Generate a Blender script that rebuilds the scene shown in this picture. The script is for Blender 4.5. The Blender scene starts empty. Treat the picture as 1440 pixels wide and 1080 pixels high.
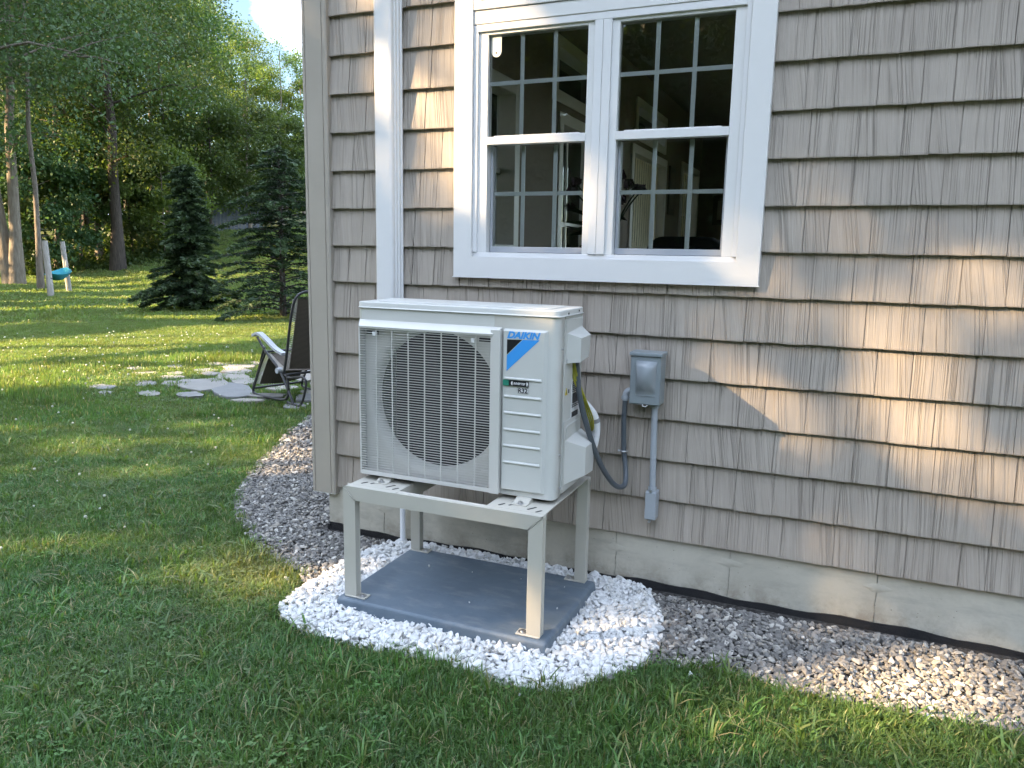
import bpy, bmesh, math, random
import numpy as np
from mathutils import Vector, Matrix

R = math.radians
scene = bpy.context.scene
COL = scene.collection

# ------------------------------------------------------------------ camera
cam_d = bpy.data.cameras.new('camera'); cam = bpy.data.objects.new('camera', cam_d)
COL.objects.link(cam); scene.camera = cam
YAW, PITCH, ROLL = R(-23.21), R(-9.683), R(1.0445)
CAM = Vector((0, -3.2356, 1.4796))
fw = Vector((math.sin(YAW)*math.cos(PITCH), math.cos(YAW)*math.cos(PITCH), math.sin(PITCH)))
rt = Vector((math.cos(YAW), -math.sin(YAW), 0)); up = rt.cross(fw)
rt, up = math.cos(ROLL)*rt + math.sin(ROLL)*up, -math.sin(ROLL)*rt + math.cos(ROLL)*up
cam.matrix_world = Matrix(((rt.x, up.x, -fw.x, CAM.x), (rt.y, up.y, -fw.y, CAM.y), (rt.z, up.z, -fw.z, CAM.z), (0, 0, 0, 1)))
cam_d.sensor_width = 36; cam_d.lens = 36*1090.6/1440
cam_d.clip_start = .05; cam_d.clip_end = 2000

# ------------------------------------------------------------------ sky and sun
SUN_EL, SUN_AZ = R(26), R(230)              # azimuth clockwise from +Y
SUN = Vector((math.sin(SUN_AZ)*math.cos(SUN_EL), math.cos(SUN_AZ)*math.cos(SUN_EL), math.sin(SUN_EL)))
world = bpy.data.worlds.new('World'); scene.world = world; world.use_nodes = True
wt = world.node_tree; wt.nodes.clear()
def wn(t, **k):
    n = wt.nodes.new(t)
    for a, b in k.items(): setattr(n, a, b)
    return n
sky = wn('ShaderNodeTexSky', sky_type='NISHITA', sun_disc=False, sun_elevation=SUN_EL, sun_rotation=SUN_AZ,
         air_density=1.0, dust_density=0.6, ozone_density=1.2)
tc = wn('ShaderNodeTexCoord'); mp = wn('ShaderNodeMapping')
mp.inputs['Location'].default_value = (.5255, 2.295, 2.0772); mp.inputs['Scale'].default_value = (1, 1, 1.9)
nz = wn('ShaderNodeTexNoise'); nz.inputs['Scale'].default_value = 3.1; nz.inputs['Detail'].default_value = 7; nz.inputs['Roughness'].default_value = .52
rp = wn('ShaderNodeValToRGB'); rp.color_ramp.elements[0].position = .49; rp.color_ramp.elements[1].position = .61
mx = wn('ShaderNodeMixRGB'); mx.inputs[2].default_value = (17.5, 20.0, 24.5, 1)
bg = wn('ShaderNodeBackground'); bg.inputs['Strength'].default_value = .06
wo = wn('ShaderNodeOutputWorld')
L = wt.links.new
L(tc.outputs['Generated'], mp.inputs[0]); L(mp.outputs[0], nz.inputs['Vector']); L(nz.outputs['Fac'], rp.inputs[0])
L(rp.outputs['Color'], mx.inputs[0]); L(sky.outputs[0], mx.inputs[1]); L(mx.outputs[0], bg.inputs[0]); L(bg.outputs[0], wo.inputs[0])

sd = bpy.data.lights.new('sun', 'SUN'); sd.energy = 5.0; sd.angle = R(.53); sd.color = (1, .71, .40)
so = bpy.data.objects.new('sun', sd); COL.objects.link(so)
so.rotation_euler = (-SUN).to_track_quat('-Z', 'Y').to_euler(); so.location = (-8, -8, 12)

scene.view_settings.view_transform = 'Standard'; scene.view_settings.look = 'None'
scene.view_settings.gamma = 1; scene.view_settings.use_curve_mapping = False
scene.view_settings.exposure = 2.6
scene.cycles.max_bounces = 5; scene.cycles.diffuse_bounces = 2; scene.cycles.glossy_bounces = 2; scene.cycles.transparent_max_bounces = 12
scene.cycles.use_adaptive_sampling = True; scene.cycles.adaptive_threshold = .025; scene.cycles.caustics_reflective = False; scene.cycles.caustics_refractive = False; scene.cycles.use_light_tree = False

# ------------------------------------------------------------------ helpers
rng = np.random.default_rng(7); rnd = random.Random(7)
ORG = {}
def tag(o, label=None, cat=None, group=None, kind=None):
    if label: o['label'] = label
    if cat: o['category'] = cat
    if group: o['group'] = group
    if kind: o['kind'] = kind
    return o
def thing(name, loc, label, cat, group=None):
    o = bpy.data.objects.new(name, None); COL.objects.link(o)
    o.location = loc; o.empty_display_size = .1; ORG[o] = Vector(loc)
    return tag(o, label, cat, group)

class MB:
    """collects shapes in world coordinates, builds ONE mesh object"""
    def __init__(s): s.v = []; s.f = []; s.sm = []
    def add(s, vs, fs, smooth=False):
        b = len(s.v); s.v += [tuple(p) for p in vs]; s.f += [tuple(i+b for i in f) for f in fs]; s.sm += [smooth]*len(fs); return s
    def box(s, x0, x1, y0, y1, z0, z1):
        vs = [(x, y, z) for z in (z0, z1) for y in (y0, y1) for x in (x0, x1)]
        return s.add(vs, [(0, 2, 3, 1), (4, 5, 7, 6), (0, 1, 5, 4), (2, 6, 7, 3), (0, 4, 6, 2), (1, 3, 7, 5)])
    def prism(s, poly, axis, a, b, smooth=False):
        """poly in the two other axes (xy for z, xz for y, yz for x)"""
        def P(p, t): return {'z': (p[0], p[1], t), 'y': (p[0], t, p[1]), 'x': (t, p[0], p[1])}[axis]
        n = len(poly); vs = [P(p, a) for p in poly] + [P(p, b) for p in poly]
        s.add(vs, [(i, (i+1) % n, n+(i+1) % n, n+i) for i in range(n)], smooth)
        s.add(vs, [tuple(range(n))[::-1], tuple(range(n, 2*n))]); return s
    def tube(s, pts, r, n=10, cap=True):
        pts = [Vector(p) for p in pts]; k = len(pts)
        rs = r if isinstance(r, (list, tuple)) else [r]*k
        vs = []; ref = None
        for i, p in enumerate(pts):
            t = (pts[min(i+1, k-1)] - pts[max(i-1, 0)]).normalized()
            if ref is None:
                ref = Vector((0, 0, 1)) if abs(t.z) < .9 else Vector((1, 0, 0))
            a = (ref - t*ref.dot(t)).normalized(); ref = a; b = t.cross(a)
            vs += [p + (a*math.cos(2*math.pi*j/n) + b*math.sin(2*math.pi*j/n))*rs[i] for j in range(n)]
        s.add(vs, [(i*n+j, i*n+(j+1) % n, (i+1)*n+(j+1) % n, (i+1)*n+j) for i in range(k-1) for j in range(n)], True)
        if cap: s.add(vs[:n], [tuple(range(n))[::-1]]); s.add(vs[-n:], [tuple(range(n))])
        return s
    def build(s, name, mat, parent=None, bevel=0, seg=2, kind=None, label=None):
        root = parent
        while root is not None and root not in ORG: root = root.parent
        og = ORG[root] if root is not None else Vector((0, 0, 0))
        me = bpy.data.meshes.new(name)
        me.from_pydata([(p[0]-og.x, p[1]-og.y, p[2]-og.z) for p in s.v], [], s.f)
        me.polygons.foreach_set('use_smooth', s.sm)
        bm = bmesh.new(); bm.from_mesh(me)
        bmesh.ops.recalc_face_normals(bm, faces=bm.faces)
        if bevel:
            bmesh.ops.remove_doubles(bm, verts=bm.verts, dist=1e-5)
            es = [e for e in bm.edges if len(e.link_faces) == 2 and e.calc_face_angle(0) > .6]
            bmesh.ops.bevel(bm, geom=es, offset=bevel, segments=seg, affect='EDGES', profile=.5, clamp_overlap=True)
        bm.to_mesh(me); bm.free()
        if isinstance(mat, (list, tuple)):
            for m in mat: me.materials.append(m)
        else: me.materials.append(mat)
        o = bpy.data.objects.new(name, me); COL.objects.link(o)
        if parent is not None: o.parent = parent
        if kind: o['kind'] = kind
        if label: o['label'] = label
        return o

def smooth_path(pts, n=6):
    """Catmull-Rom"""
    P = [Vector(p) for p in pts]; P = [P[0]*2-P[1]] + P + [P[-1]*2-P[-2]]; out = []
    for i in range(1, len(P)-2):
        for j in range(n):
            t = j/n; a, b, c, d = P[i-1:i+3]
            out.append(.5*((2*b) + (c-a)*t + (2*a-5*b+4*c-d)*t*t + (3*b-a-3*c+d)*t**3))
    out.append(P[-2]); return out

def raw_mesh(name, verts, quads, mat, smooth=False, tint=None):
    """verts (n,3), quads (m,4) numpy"""
    me = bpy.data.meshes.new(name)
    me.vertices.add(len(verts)); me.vertices.foreach_set('co', np.ascontiguousarray(verts, dtype=np.float32).ravel())
    m, k = quads.shape
    me.loops.add(m*k); me.loops.foreach_set('vertex_index', np.ascontiguousarray(quads, dtype=np.int32).ravel())
    me.polygons.add(m); me.polygons.foreach_set('loop_start', np.arange(0, m*k, k, dtype=np.int32))
    if smooth: me.polygons.foreach_set('use_smooth', np.ones(m, dtype=bool))
    if tint is not None:
        a = me.attributes.new('tint', 'FLOAT', 'FACE'); a.data.foreach_set('value', np.asarray(tint, dtype=np.float32))
    me.update(calc_edges=True); me.validate()
    if mat: me.materials.append(mat)
    return me

# ------------------------------------------------------------------ materials
class Mat:
    def __init__(s, name, col=(.5, .5, .5), rough=.6, metal=0, spec=.5):
        s.m = bpy.data.materials.new(name); s.m.use_nodes = True; s.t = s.m.node_tree
        s.b = s.t.nodes['Principled BSDF']; s.out = s.t.nodes['Material Output']
        s.b.inputs['Base Color'].default_value = (*col, 1); s.b.inputs['Roughness'].default_value = rough
        s.b.inputs['Metallic'].default_value = metal; s.b.inputs['Specular IOR Level'].default_value = spec
    def n(s, t, _in=None, **k):
        x = s.t.nodes.new(t)
        for a, b in k.items(): setattr(x, a, b)
        for a, b in (_in or {}).items():
            if hasattr(b, 'is_output'): s.t.links.new(b, x.inputs[a])
            else: x.inputs[a].default_value = b
        return x
    def l(s, a, b): s.t.links.new(a, b)
    def math(s, op, a, b=0.0, c=None):
        d = {0: a, 1: b}
        if c is not None: d[2] = c
        return s.n('ShaderNodeMath', d, operation=op).outputs[0]
    def pos(s, scale=(1, 1, 1), obj=False):
        src = s.n('ShaderNodeTexCoord').outputs['Object'] if obj else s.n('ShaderNodeNewGeometry').outputs['Position']
        return s.n('ShaderNodeMapping', {0: src, 3: scale}).outputs[0]
    def noise(s, vec, scale, detail=4, rough=.55):
        return s.n('ShaderNodeTexNoise', {'Vector': vec, 'Scale': scale, 'Detail': detail, 'Roughness': rough}).outputs['Fac']
    def ramp(s, fac, stops):
        r = s.n('ShaderNodeValToRGB', {0: fac}); e = r.color_ramp.elements
        while len(e) < len(stops): e.new(.5)
        for i, (p, c) in enumerate(stops):
            e[i].position = p; e[i].color = (*c, 1) if len(c) == 3 else c
        return r.outputs[0]
    def mix(s, fac, a, b, mode='MIX'):
        d = {0: fac, 1: a if hasattr(a, 'is_output') else (*a, 1), 2: b if hasattr(b, 'is_output') else (*b, 1)}
        return s.n('ShaderNodeMixRGB', d, blend_type=mode).outputs[0]
    def col(s, o): s.l(o, s.b.inputs['Base Color']); return s
    def rough(s, o): s.l(o, s.b.inputs['Roughness']); return s
    def bump(s, h, strength=.3, dist=.005):
        b = s.n('ShaderNodeBump', {'Height': h, 'Strength': strength, 'Distance': dist}); s.l(b.outputs[0], s.b.inputs['Normal']); return s

def worn(name, col, rough=.5, var=.12, scale=6, metal=0, bump=.08, bdist=.002, spec=.5):
    m = Mat(name, col, rough, metal, spec); p = m.pos()
    n1 = m.noise(p, scale, 6, .65); n2 = m.noise(p, scale*14, 3)
    lo = tuple(c*(1-var) for c in col); hi = tuple(min(1, c*(1+var*.6)) for c in col)
    m.col(m.ramp(n1, [(.3, lo), (.7, hi)]))
    m.rough(m.math('MULTIPLY_ADD', n1, .25, rough-.12))
    if bump: m.bump(n2, bump, bdist)
    return m.m

def siding_material():
    m = Mat('vinyl_shake', (.27, .24, .21), .62, 0, .35)
    oi = m.n('ShaderNodeObjectInfo').outputs['Random']
    g = m.n('ShaderNodeNewGeometry').outputs['Position']
    sp = m.n('ShaderNodeSeparateXYZ', {0: g})
    sl = m.math('MULTIPLY', m.math('POWER', m.math('ABSOLUTE', m.math('SUBTRACT', oi, .5)), 2.0), .75)   # a few shakes have slanted grain
    x = m.math('ADD', sp.outputs[0], m.math('MULTIPLY', sp.outputs[2], sl))
    x = m.math('ADD', x, m.math('MULTIPLY', oi, 37.0))
    wob = m.noise(m.n('ShaderNodeCombineXYZ', {0: m.math('MULTIPLY', x, 9), 1: 0.0, 2: m.math('MULTIPLY', sp.outputs[2], 9)}).outputs[0], 1, 2)
    x = m.math('ADD', x, m.math('MULTIPLY', wob, .004))
    z = m.math('ADD', sp.outputs[2], m.math('MULTIPLY', oi, 11.0))
    fine = m.noise(m.n('ShaderNodeCombineXYZ', {0: m.math('MULTIPLY', x, 330), 1: 0.0, 2: m.math('MULTIPLY', z, 4)}).outputs[0], 1, 3, .6)
    mid = m.noise(m.n('ShaderNodeCombineXYZ', {0: m.math('MULTIPLY', x, 205), 1: 3.0, 2: m.math('MULTIPLY', z, 1.3)}).outputs[0], 1, 2, .5)
    big = m.noise(m.n('ShaderNodeCombineXYZ', {0: m.math('MULTIPLY', x, 22), 1: 5.0, 2: m.math('MULTIPLY', z, .8)}).outputs[0], 1, 1, .5)
    gate = m.ramp(big, [(.41, (.10, .10, .10)), (.57, (1, 1, 1))])
    groove = m.ramp(mid, [(.38, (0, 0, 0)), (.47, (1, 1, 1))])
    h = m.math('ADD', m.math('MULTIPLY', m.math('MULTIPLY', groove, gate), .85), m.math('MULTIPLY', fine, .5))
    m.bump(h, .8, .0045)
    pt = m.noise(m.pos((1.3, 1.3, 1.3)), 2.2, 4)
    base = m.ramp(pt, [(.3, (.35, .305, .26)), (.7, (.42, .37, .315))])
    c = m.mix(m.math('MULTIPLY', m.math('SUBTRACT', 1.0, groove), m.math('MULTIPLY', gate, .5)), base, (.135, .115, .097))
    c = m.mix(m.ramp(fine, [(.48, (0, 0, 0)), (.68, (.62, .62, .62))]), c, (.48, .425, .365))
    c = m.mix(m.math('MULTIPLY', m.math('SUBTRACT', oi, .35), .22), c, (.27, .232, .195))
    m.col(c); return m.m

def concrete_material():
    m = Mat('foundation_concrete', (.4, .38, .33), .85, 0, .3); p = m.pos()
    a = m.noise(p, 3.2, 6, .65); b = m.noise(p, 26, 4); v = m.n('ShaderNodeTexVoronoi', {'Vector': p, 'Scale': 42.0}).outputs['Distance']
    pit = m.ramp(v, [(.06, (0, 0, 0)), (.12, (1, 1, 1))])
    gate = m.ramp(m.noise(p, 9, 2), [(.5, (0, 0, 0)), (.6, (1, 1, 1))])
    pit2 = m.math('MAXIMUM', pit, m.math('SUBTRACT', 1.0, gate))
    c = m.ramp(a, [(.28, (.42, .40, .335)), (.52, (.53, .50, .42)), (.75, (.60, .565, .475))])
    c = m.mix(m.math('MULTIPLY', b, .3), c, (.30, .29, .26)); c = m.mix(m.math('MULTIPLY', m.math('SUBTRACT', 1.0, pit2), .7), c, (.15, .14, .12))
    zz = m.n('ShaderNodeSeparateXYZ', {0: m.n('ShaderNodeNewGeometry').outputs['Position']}).outputs[2]
    sp_ = m.math('MULTIPLY', m.ramp(zz, [(.03, (1, 1, 1)), (.16, (0, 0, 0))]), m.ramp(m.noise(p, 11, 6, .7), [(.42, (0, 0, 0)), (.66, (.7, .7, .7))]))
    c = m.mix(sp_, c, (.20, .165, .12)); c = m.mix(m.ramp(m.noise(m.pos((1.6, 1, 7)), 2.4, 5, .7), [(.5, (0, 0, 0)), (.72, (.45, .45, .45))]), c, (.30, .285, .25))
    m.col(c).bump(m.math('ADD', m.math('MULTIPLY', b, .6), pit2), .5, .005); return m.m

def leaf_material(name, dark, light, trans=.35, rough=.55):
    m = Mat(name, light, rough, 0, .35)
    t = m.n('ShaderNodeAttribute', attribute_name='tint').outputs['Fac']
    oi = m.n('ShaderNodeObjectInfo').outputs['Random']
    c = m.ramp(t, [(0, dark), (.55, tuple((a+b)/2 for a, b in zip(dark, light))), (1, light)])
    c = m.n('ShaderNodeHueSaturation', {'Hue': m.math('MULTIPLY_ADD', oi, .04, .48), 'Saturation': 1.0, 'Value': m.math('MULTIPLY_ADD', oi, .4, .8), 'Color': c}).outputs[0]
    m.col(c)
    tr = m.n('ShaderNodeBsdfTranslucent', {0: m.mix(1.0, c, (1.25, 1.3, .55), 'MULTIPLY')})
    ms = m.n('ShaderNodeMixShader', {0: trans, 1: m.b.outputs[0], 2: tr.outputs[0]}); m.l(ms.outputs[0], m.out.inputs[0]); return m.m

def grass_material():
    m = Mat('grass_blade', (.07, .12, .025), .4, 0, .5)
    t = m.n('ShaderNodeAttribute', attribute_name='tint').outputs['Fac']
    oi = m.n('ShaderNodeObjectInfo').outputs['Random']; g = m.pos()
    c = m.ramp(t, [(0, (.044, .108, .030)), (.45, (.084, .19, .046)), (.86, (.132, .25, .066)), (.93, (.22, .24, .095)), (1, (.38, .33, .18))])
    n = m.noise(g, .9, 3); n2 = m.noise(g, 4.5, 2)
    c = m.mix(m.ramp(n, [(.42, (0, 0, 0)), (.68, (.62, .62, .62))]), c, (.14, .20, .048))
    c = m.mix(m.ramp(n2, [(.5, (0, 0, 0)), (.75, (.4, .4, .4))]), c, (.065, .14, .065))
    d = m.n('ShaderNodeVectorMath', {0: m.n('ShaderNodeNewGeometry').outputs['Position'], 1: (-2.36, -.56, .03)}, operation='DISTANCE').outputs['Value']
    c = m.mix(m.ramp(d, [(.08, (.4, .4, .4)), (.40, (0, 0, 0))]), c, (.28, .26, .10))     # yellow patch by the white stones: dry grass, with sun in the colour
    dl = m.n('ShaderNodeVectorMath', {0: m.n('ShaderNodeNewGeometry').outputs['Position'], 1: (0, -3.2, 0)}, operation='DISTANCE').outputs['Value']
    c = m.mix(m.ramp(m.math('MULTIPLY', dl, .05), [(.25, (0, 0, 0)), (.65, (.5, .5, .5))]), c, (.19, .235, .06))      # far lawn: drier grass, and sunlit yellow painted into its colour
    c = m.n('ShaderNodeHueSaturation', {'Hue': m.math('MULTIPLY_ADD', oi, .03, .485), 'Saturation': .96, 'Value': m.math('MULTIPLY_ADD', oi, .5, .75), 'Color': c}).outputs[0]
    m.col(c)
    tr = m.n('ShaderNodeBsdfTranslucent', {0: m.mix(1.0, c, (1.3, 1.25, .6), 'MULTIPLY')})
    ms = m.n('ShaderNodeMixShader', {0: .46, 1: m.b.outputs[0], 2: tr.outputs[0]}); m.l(ms.outputs[0], m.out.inputs[0]); return m.m

def stone_material(name, stops, rough=.75, bump=.3):
    m = Mat(name, (.4, .4, .4), rough, 0, .35); oi = m.n('ShaderNodeObjectInfo').outputs['Random']
    tx = m.n('ShaderNodeTexCoord').outputs['Object']; n = m.noise(tx, 3, 5, .65)
    c = m.ramp(oi, stops); m.col(m.mix(m.math('MULTIPLY', n, .55), c, tuple(x*.55 for x in stops[len(stops)//2][1]))); m.bump(n, bump, .15); return m.m

def glass_material(name, tint=(.93, .95, .94), boost=1.0):
    m = Mat(name); fr = m.n('ShaderNodeFresnel', {'IOR': 1.5}).outputs[0]
    tr = m.n('ShaderNodeBsdfTransparent', {0: (*tint, 1)}); gl = m.n('ShaderNodeBsdfGlossy', {'Color': (1, 1, 1, 1), 'Roughness': .0})
    ms = m.n('ShaderNodeMixShader', {0: m.math('MULTIPLY', fr, boost), 1: tr.outputs[0], 2: gl.outputs[0]}); m.l(ms.outputs[0], m.out.inputs[0]); return m.m

def bark_material(name, a, b):
    m = Mat(name, a, .85, 0, .2); p = m.pos((9, 9, 1.6)); n = m.noise(p, 2.2, 5, .65)
    m.col(m.ramp(n, [(.3, a), (.7, b)])).bump(n, .8, .04); return m.m

MT = dict(
    siding=siding_material(), concrete=concrete_material(),
    post=worn('taupe_vinyl', (.40, .36, .305), .5, .06, 3), white=worn('white_vinyl', (.75, .75, .75), .38, .035, 3, bump=.02),
    muntin=worn('muntin_white', (.88, .89, .90), .4, .02, 4, bump=0), whitetrim=worn('white_aluminium', (.76, .755, .745), .32, .03, 2.5, bump=.03),
    sash=worn('sash_vinyl', (.74, .74, .73), .4, .03, 4, bump=.02), sashshade=worn('shaded_sash_vinyl', (.36, .38, .41), .45, .05, 4),  # lower sash: shade of its recess painted in as a grey vinyl
    membrane=worn('black_damp_proofing', (.012, .012, .014), .45, .3, 20, bump=.5, bdist=.01),
    glass=glass_material('window_glass'), fasc=worn('roof_shingle', (.09, .085, .08), .9, .3, 14, bump=.5, bdist=.01),
    unit=worn('ivory_enamel', (.58, .585, .555), .36, .035, 3, bump=.02), unit2=worn('ivory_plastic', (.61, .60, .56), .42, .04, 3, bump=.02),
    stand=worn('beige_powder_coat', (.50, .48, .42), .42, .05, 4, bump=.05), steel=worn('zinc_steel', (.55, .55, .56), .35, .15, 20, .9),
    rubber=worn('black_rubber', (.02, .02, .02), .7, .2, 10), fan=worn('black_fan', (.016, .016, .02), .45, .2, 6), dark=worn('dark_coil', (.02, .02, .022), .7, .3, 30),
    boxgrey=worn('grey_enamel', (.25, .285, .30), .36, .05, 5, bump=.03), hood=worn('grey_hood', (.29, .32, .34), .25, .05, 5, bump=.02),
    pvc=worn('grey_pvc', (.36, .39, .42), .42, .06, 7, bump=.03), whip=worn('slate_flex', (.085, .10, .115), .42, .1, 9),
    whitepvc=worn('white_pvc', (.78, .80, .83), .35, .03, 5), foam=worn('white_insulation_wrap', (.76, .77, .78), .5, .05, 10, bump=.3, bdist=.004),
    yellow=worn('yellow_green_wire', (.33, .32, .035), .4, .15, 30), blue=worn('logo_blue', (.05, .33, .80), .4, .02, 3, bump=0), ink=worn('print_black', (.008, .009, .012), .4, .1, 5, bump=0),
    green=worn('print_green', (.03, .24, .16), .4, .05, 5, bump=0), paper=worn('label_white', (.7, .7, .7), .4, .05, 5, bump=0),
    warn=worn('warning_yellow', (.55, .42, .03), .45, .1, 8, bump=0),
)
def pad_material():
    m = Mat('grey_composite_pad', (.13, .145, .165), .5, 0, .4); p = m.pos()
    a = m.noise(p, 5, 6, .7); sm = m.noise(m.pos((4, 11, 4)), 2.0, 5, .7)
    c = m.ramp(a, [(.3, (.095, .128, .165)), (.7, (.14, .18, .22))]); c = m.mix(m.ramp(sm, [(.50, (0, 0, 0)), (.75, (.5, .5, .5))]), c, (.27, .28, .28))
    m.col(c).rough(m.math('MULTIPLY_ADD', a, .25, .36)).bump(m.noise(p, 160, 2), .12, .002); return m.m
MT['pad'] = pad_material()

# ------------------------------------------------------------------ terrain
def terr(x, y):
    """height of the lawn: flat by the house, rising towards the woods"""
    x = np.asarray(x, float); y = np.asarray(y, float)
    t = np.clip(y-14, 0, None); t2 = np.where(t < 11, .0165*t*t, .0165*121 + .36*(t-11)*.35)
    t2 = np.minimum(t2, 3.6)*np.clip((-x-6)/8, 0, 1)
    return t2 + .02*np.sin(x*.7+1)*np.sin(y*.6)*np.clip((np.hypot(x, y)-4)/4, 0, 1)
def in_poly(x, y, poly):
    ins = np.zeros(len(x), bool); n = len(poly)
    for i in range(n):
        x0, y0 = poly[i]; x1, y1 = poly[(i+1) % n]
        if y0 == y1: continue
        c = ((y0 > y) != (y1 > y)) & (x < (x1-x0)*(y-y0)/(y1-y0)+x0); ins ^= c
    return ins
WHITE = [(-.57, -.36), (-.60, -.22), (-.66, -.10), (-.76, .03), (-1.86, .03), (-2.03, -.05), (-2.06, -.2), (-2.07, -.34), (-2.09, -.57), (-2.07, -.72), (-2.06, -.83), (-1.98, -.92), (-1.76, -.985),
         (-1.47, -.98), (-1.16, -.94), (-.95, -.985), (-.84, -.975), (-.77, -.94), (-.66, -.82), (-.57, -.64), (-.545, -.5)]
BED = [(6, .1), (6, -.55), (1.6, -.56), (.63, -.54), (.24, -.59), (-.03, -.60), (-.27, -.57), (-.5, -.61), (-.56, -.64), (-.66, -.82), (-.77, -.94), (-.95, -.985), (-1.16, -.94), (-1.47, -.98), (-1.76, -.985), (-1.98, -.92),
       (-2.06, -.83), (-2.1, -.62), (-2.2, -.53), (-2.56, -.39), (-2.95, -.12), (-3.23, .15), (-3.55, .65), (-3.9, 1.34), (-4.2, 2.02), (-4.42, 2.5), (-4.3, 3.2), (-3.4, 3.6), (-3.3, 12), (-2.3, 12), (-2.3, .1)]
def smooth_poly(P, it=2):
    for _ in range(it):
        Q = []
        for i in range(len(P)):
            a, b = P[i], P[(i+1) % len(P)]; Q += [(a[0]*.75+b[0]*.25, a[1]*.75+b[1]*.25), (a[0]*.25+b[0]*.75, a[1]*.25+b[1]*.75)]
        P = Q
    return P

def ground_material():
    m = Mat('lawn_soil', (.05, .07, .025), .9, 0, .15); p = m.pos()
    a = m.noise(p, 1.1, 5, .6); b = m.noise(p, 38, 4, .7)
    c = m.ramp(a, [(.35, (.05, .085, .026)), (.6, (.085, .12, .04)), (.75, (.12, .125, .05))]); c = m.mix(m.ramp(b, [(.35, (0, 0, 0)), (.6, (.8, .8, .8))]), c, (.05, .042, .022))
    m.col(c).bump(b, .6, .03); return m.m
def grid_axis(a, b, inner, step_in, step_out):
    lo, hi = inner; xs = list(np.arange(lo, hi, step_in)); v = lo; s = step_in
    while v > a: s *= 1.35; v -= min(s, step_out); xs.insert(0, v)
    v = xs[-1]; s = step_in
    while v < b: s *= 1.35; v += min(s, step_out); xs.append(v)
    return np.array(xs)
gx = grid_axis(-700, 700, (-46, 6), 1.0, 90); gy = grid_axis(-700, 700, (-6, 46), 1.0, 90)
X, Y = np.meshgrid(gx, gy); Z = terr(X, Y); V = np.stack([X, Y, Z], -1).reshape(-1, 3)
nx, ny = len(gx), len(gy); ii = np.arange(nx*ny).reshape(ny, nx)
Q = np.stack([ii[:-1, :-1], ii[:-1, 1:], ii[1:, 1:], ii[1:, :-1]], -1).reshape(-1, 4)
lawn = bpy.data.objects.new('lawn', raw_mesh('lawn', V, Q, ground_material(), True)); COL.objects.link(lawn); tag(lawn, kind='structure')
def bed_material():
    m = Mat('bed_soil', (.05, .046, .042), .95, 0, .15); p = m.pos(); n = m.noise(p, 60, 4)
    m.col(m.ramp(n, [(.35, (.03, .028, .026)), (.65, (.09, .085, .08))])).bump(n, .8, .02); return m.m
bp = smooth_poly(BED, 1)
m_ = MB(); m_.add([(x, y, .004 + float(terr(x, y))) for x, y in bp], [tuple(range(len(bp)))])
gb = m_.build('gravel_bed', bed_material()); tag(gb, kind='structure')

# ------------------------------------------------------------------ scatter by geometry nodes
def scatter(name, P, rot, scl, var, variants, kind='stuff', label=None, cat=None):
    me = bpy.data.meshes.new(name); me.vertices.add(len(P)); me.vertices.foreach_set('co', np.ascontiguousarray(P, dtype=np.float32).ravel())
    a = me.attributes.new('rot', 'FLOAT_VECTOR', 'POINT'); a.data.foreach_set('vector', np.ascontiguousarray(rot, dtype=np.float32).ravel())
    a = me.attributes.new('scl', 'FLOAT_VECTOR', 'POINT'); a.data.foreach_set('vector', np.ascontiguousarray(scl, dtype=np.float32).ravel())
    a = me.attributes.new('var', 'INT', 'POINT'); a.data.foreach_set('value', np.ascontiguousarray(var, dtype=np.int32))
    src = bpy.data.collections.new(name + '_source')
    for i, vm in enumerate(variants):
        so_ = bpy.data.objects.new('%s_piece_%02d' % (name, i), vm); src.objects.link(so_)
    for vm in variants:
        for mm in vm.materials:
            if mm and mm.name not in [x.name for x in me.materials]: me.materials.append(mm)
    o = bpy.data.objects.new(name, me); COL.objects.link(o)
    ng = bpy.data.node_groups.new(name, 'GeometryNodeTree')
    ng.interface.new_socket('Geometry', in_out='INPUT', socket_type='NodeSocketGeometry'); ng.interface.new_socket('Geometry', in_out='OUTPUT', socket_type='NodeSocketGeometry')
    gi = ng.nodes.new('NodeGroupInput'); go = ng.nodes.new('NodeGroupOutput'); ip = ng.nodes.new('GeometryNodeInstanceOnPoints')
    ci = ng.nodes.new('GeometryNodeCollectionInfo'); ci.inputs['Collection'].default_value = src; ci.inputs['Separate Children'].default_value = True; ci.inputs['Reset Children'].default_value = True
    ip.inputs['Pick Instance'].default_value = True
    def na(nm, dt):
        n = ng.nodes.new('GeometryNodeInputNamedAttribute'); n.data_type = dt; n.inputs['Name'].default_value = nm; return n.outputs['Attribute']
    er = ng.nodes.new('FunctionNodeEulerToRotation')
    K = ng.links.new
    K(na('rot', 'FLOAT_VECTOR'), er.inputs[0]); K(er.outputs[0], ip.inputs['Rotation']); K(na('scl', 'FLOAT_VECTOR'), ip.inputs['Scale']); K(na('var', 'INT'), ip.inputs['Instance Index'])
    K(gi.outputs[0], ip.inputs['Points']); K(ci.outputs[0], ip.inputs['Instance']); K(ip.outputs[0], go.inputs[0])
    md = o.modifiers.new('scatter', 'NODES'); md.node_group = ng
    return tag(o, label, cat, None, kind)

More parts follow.
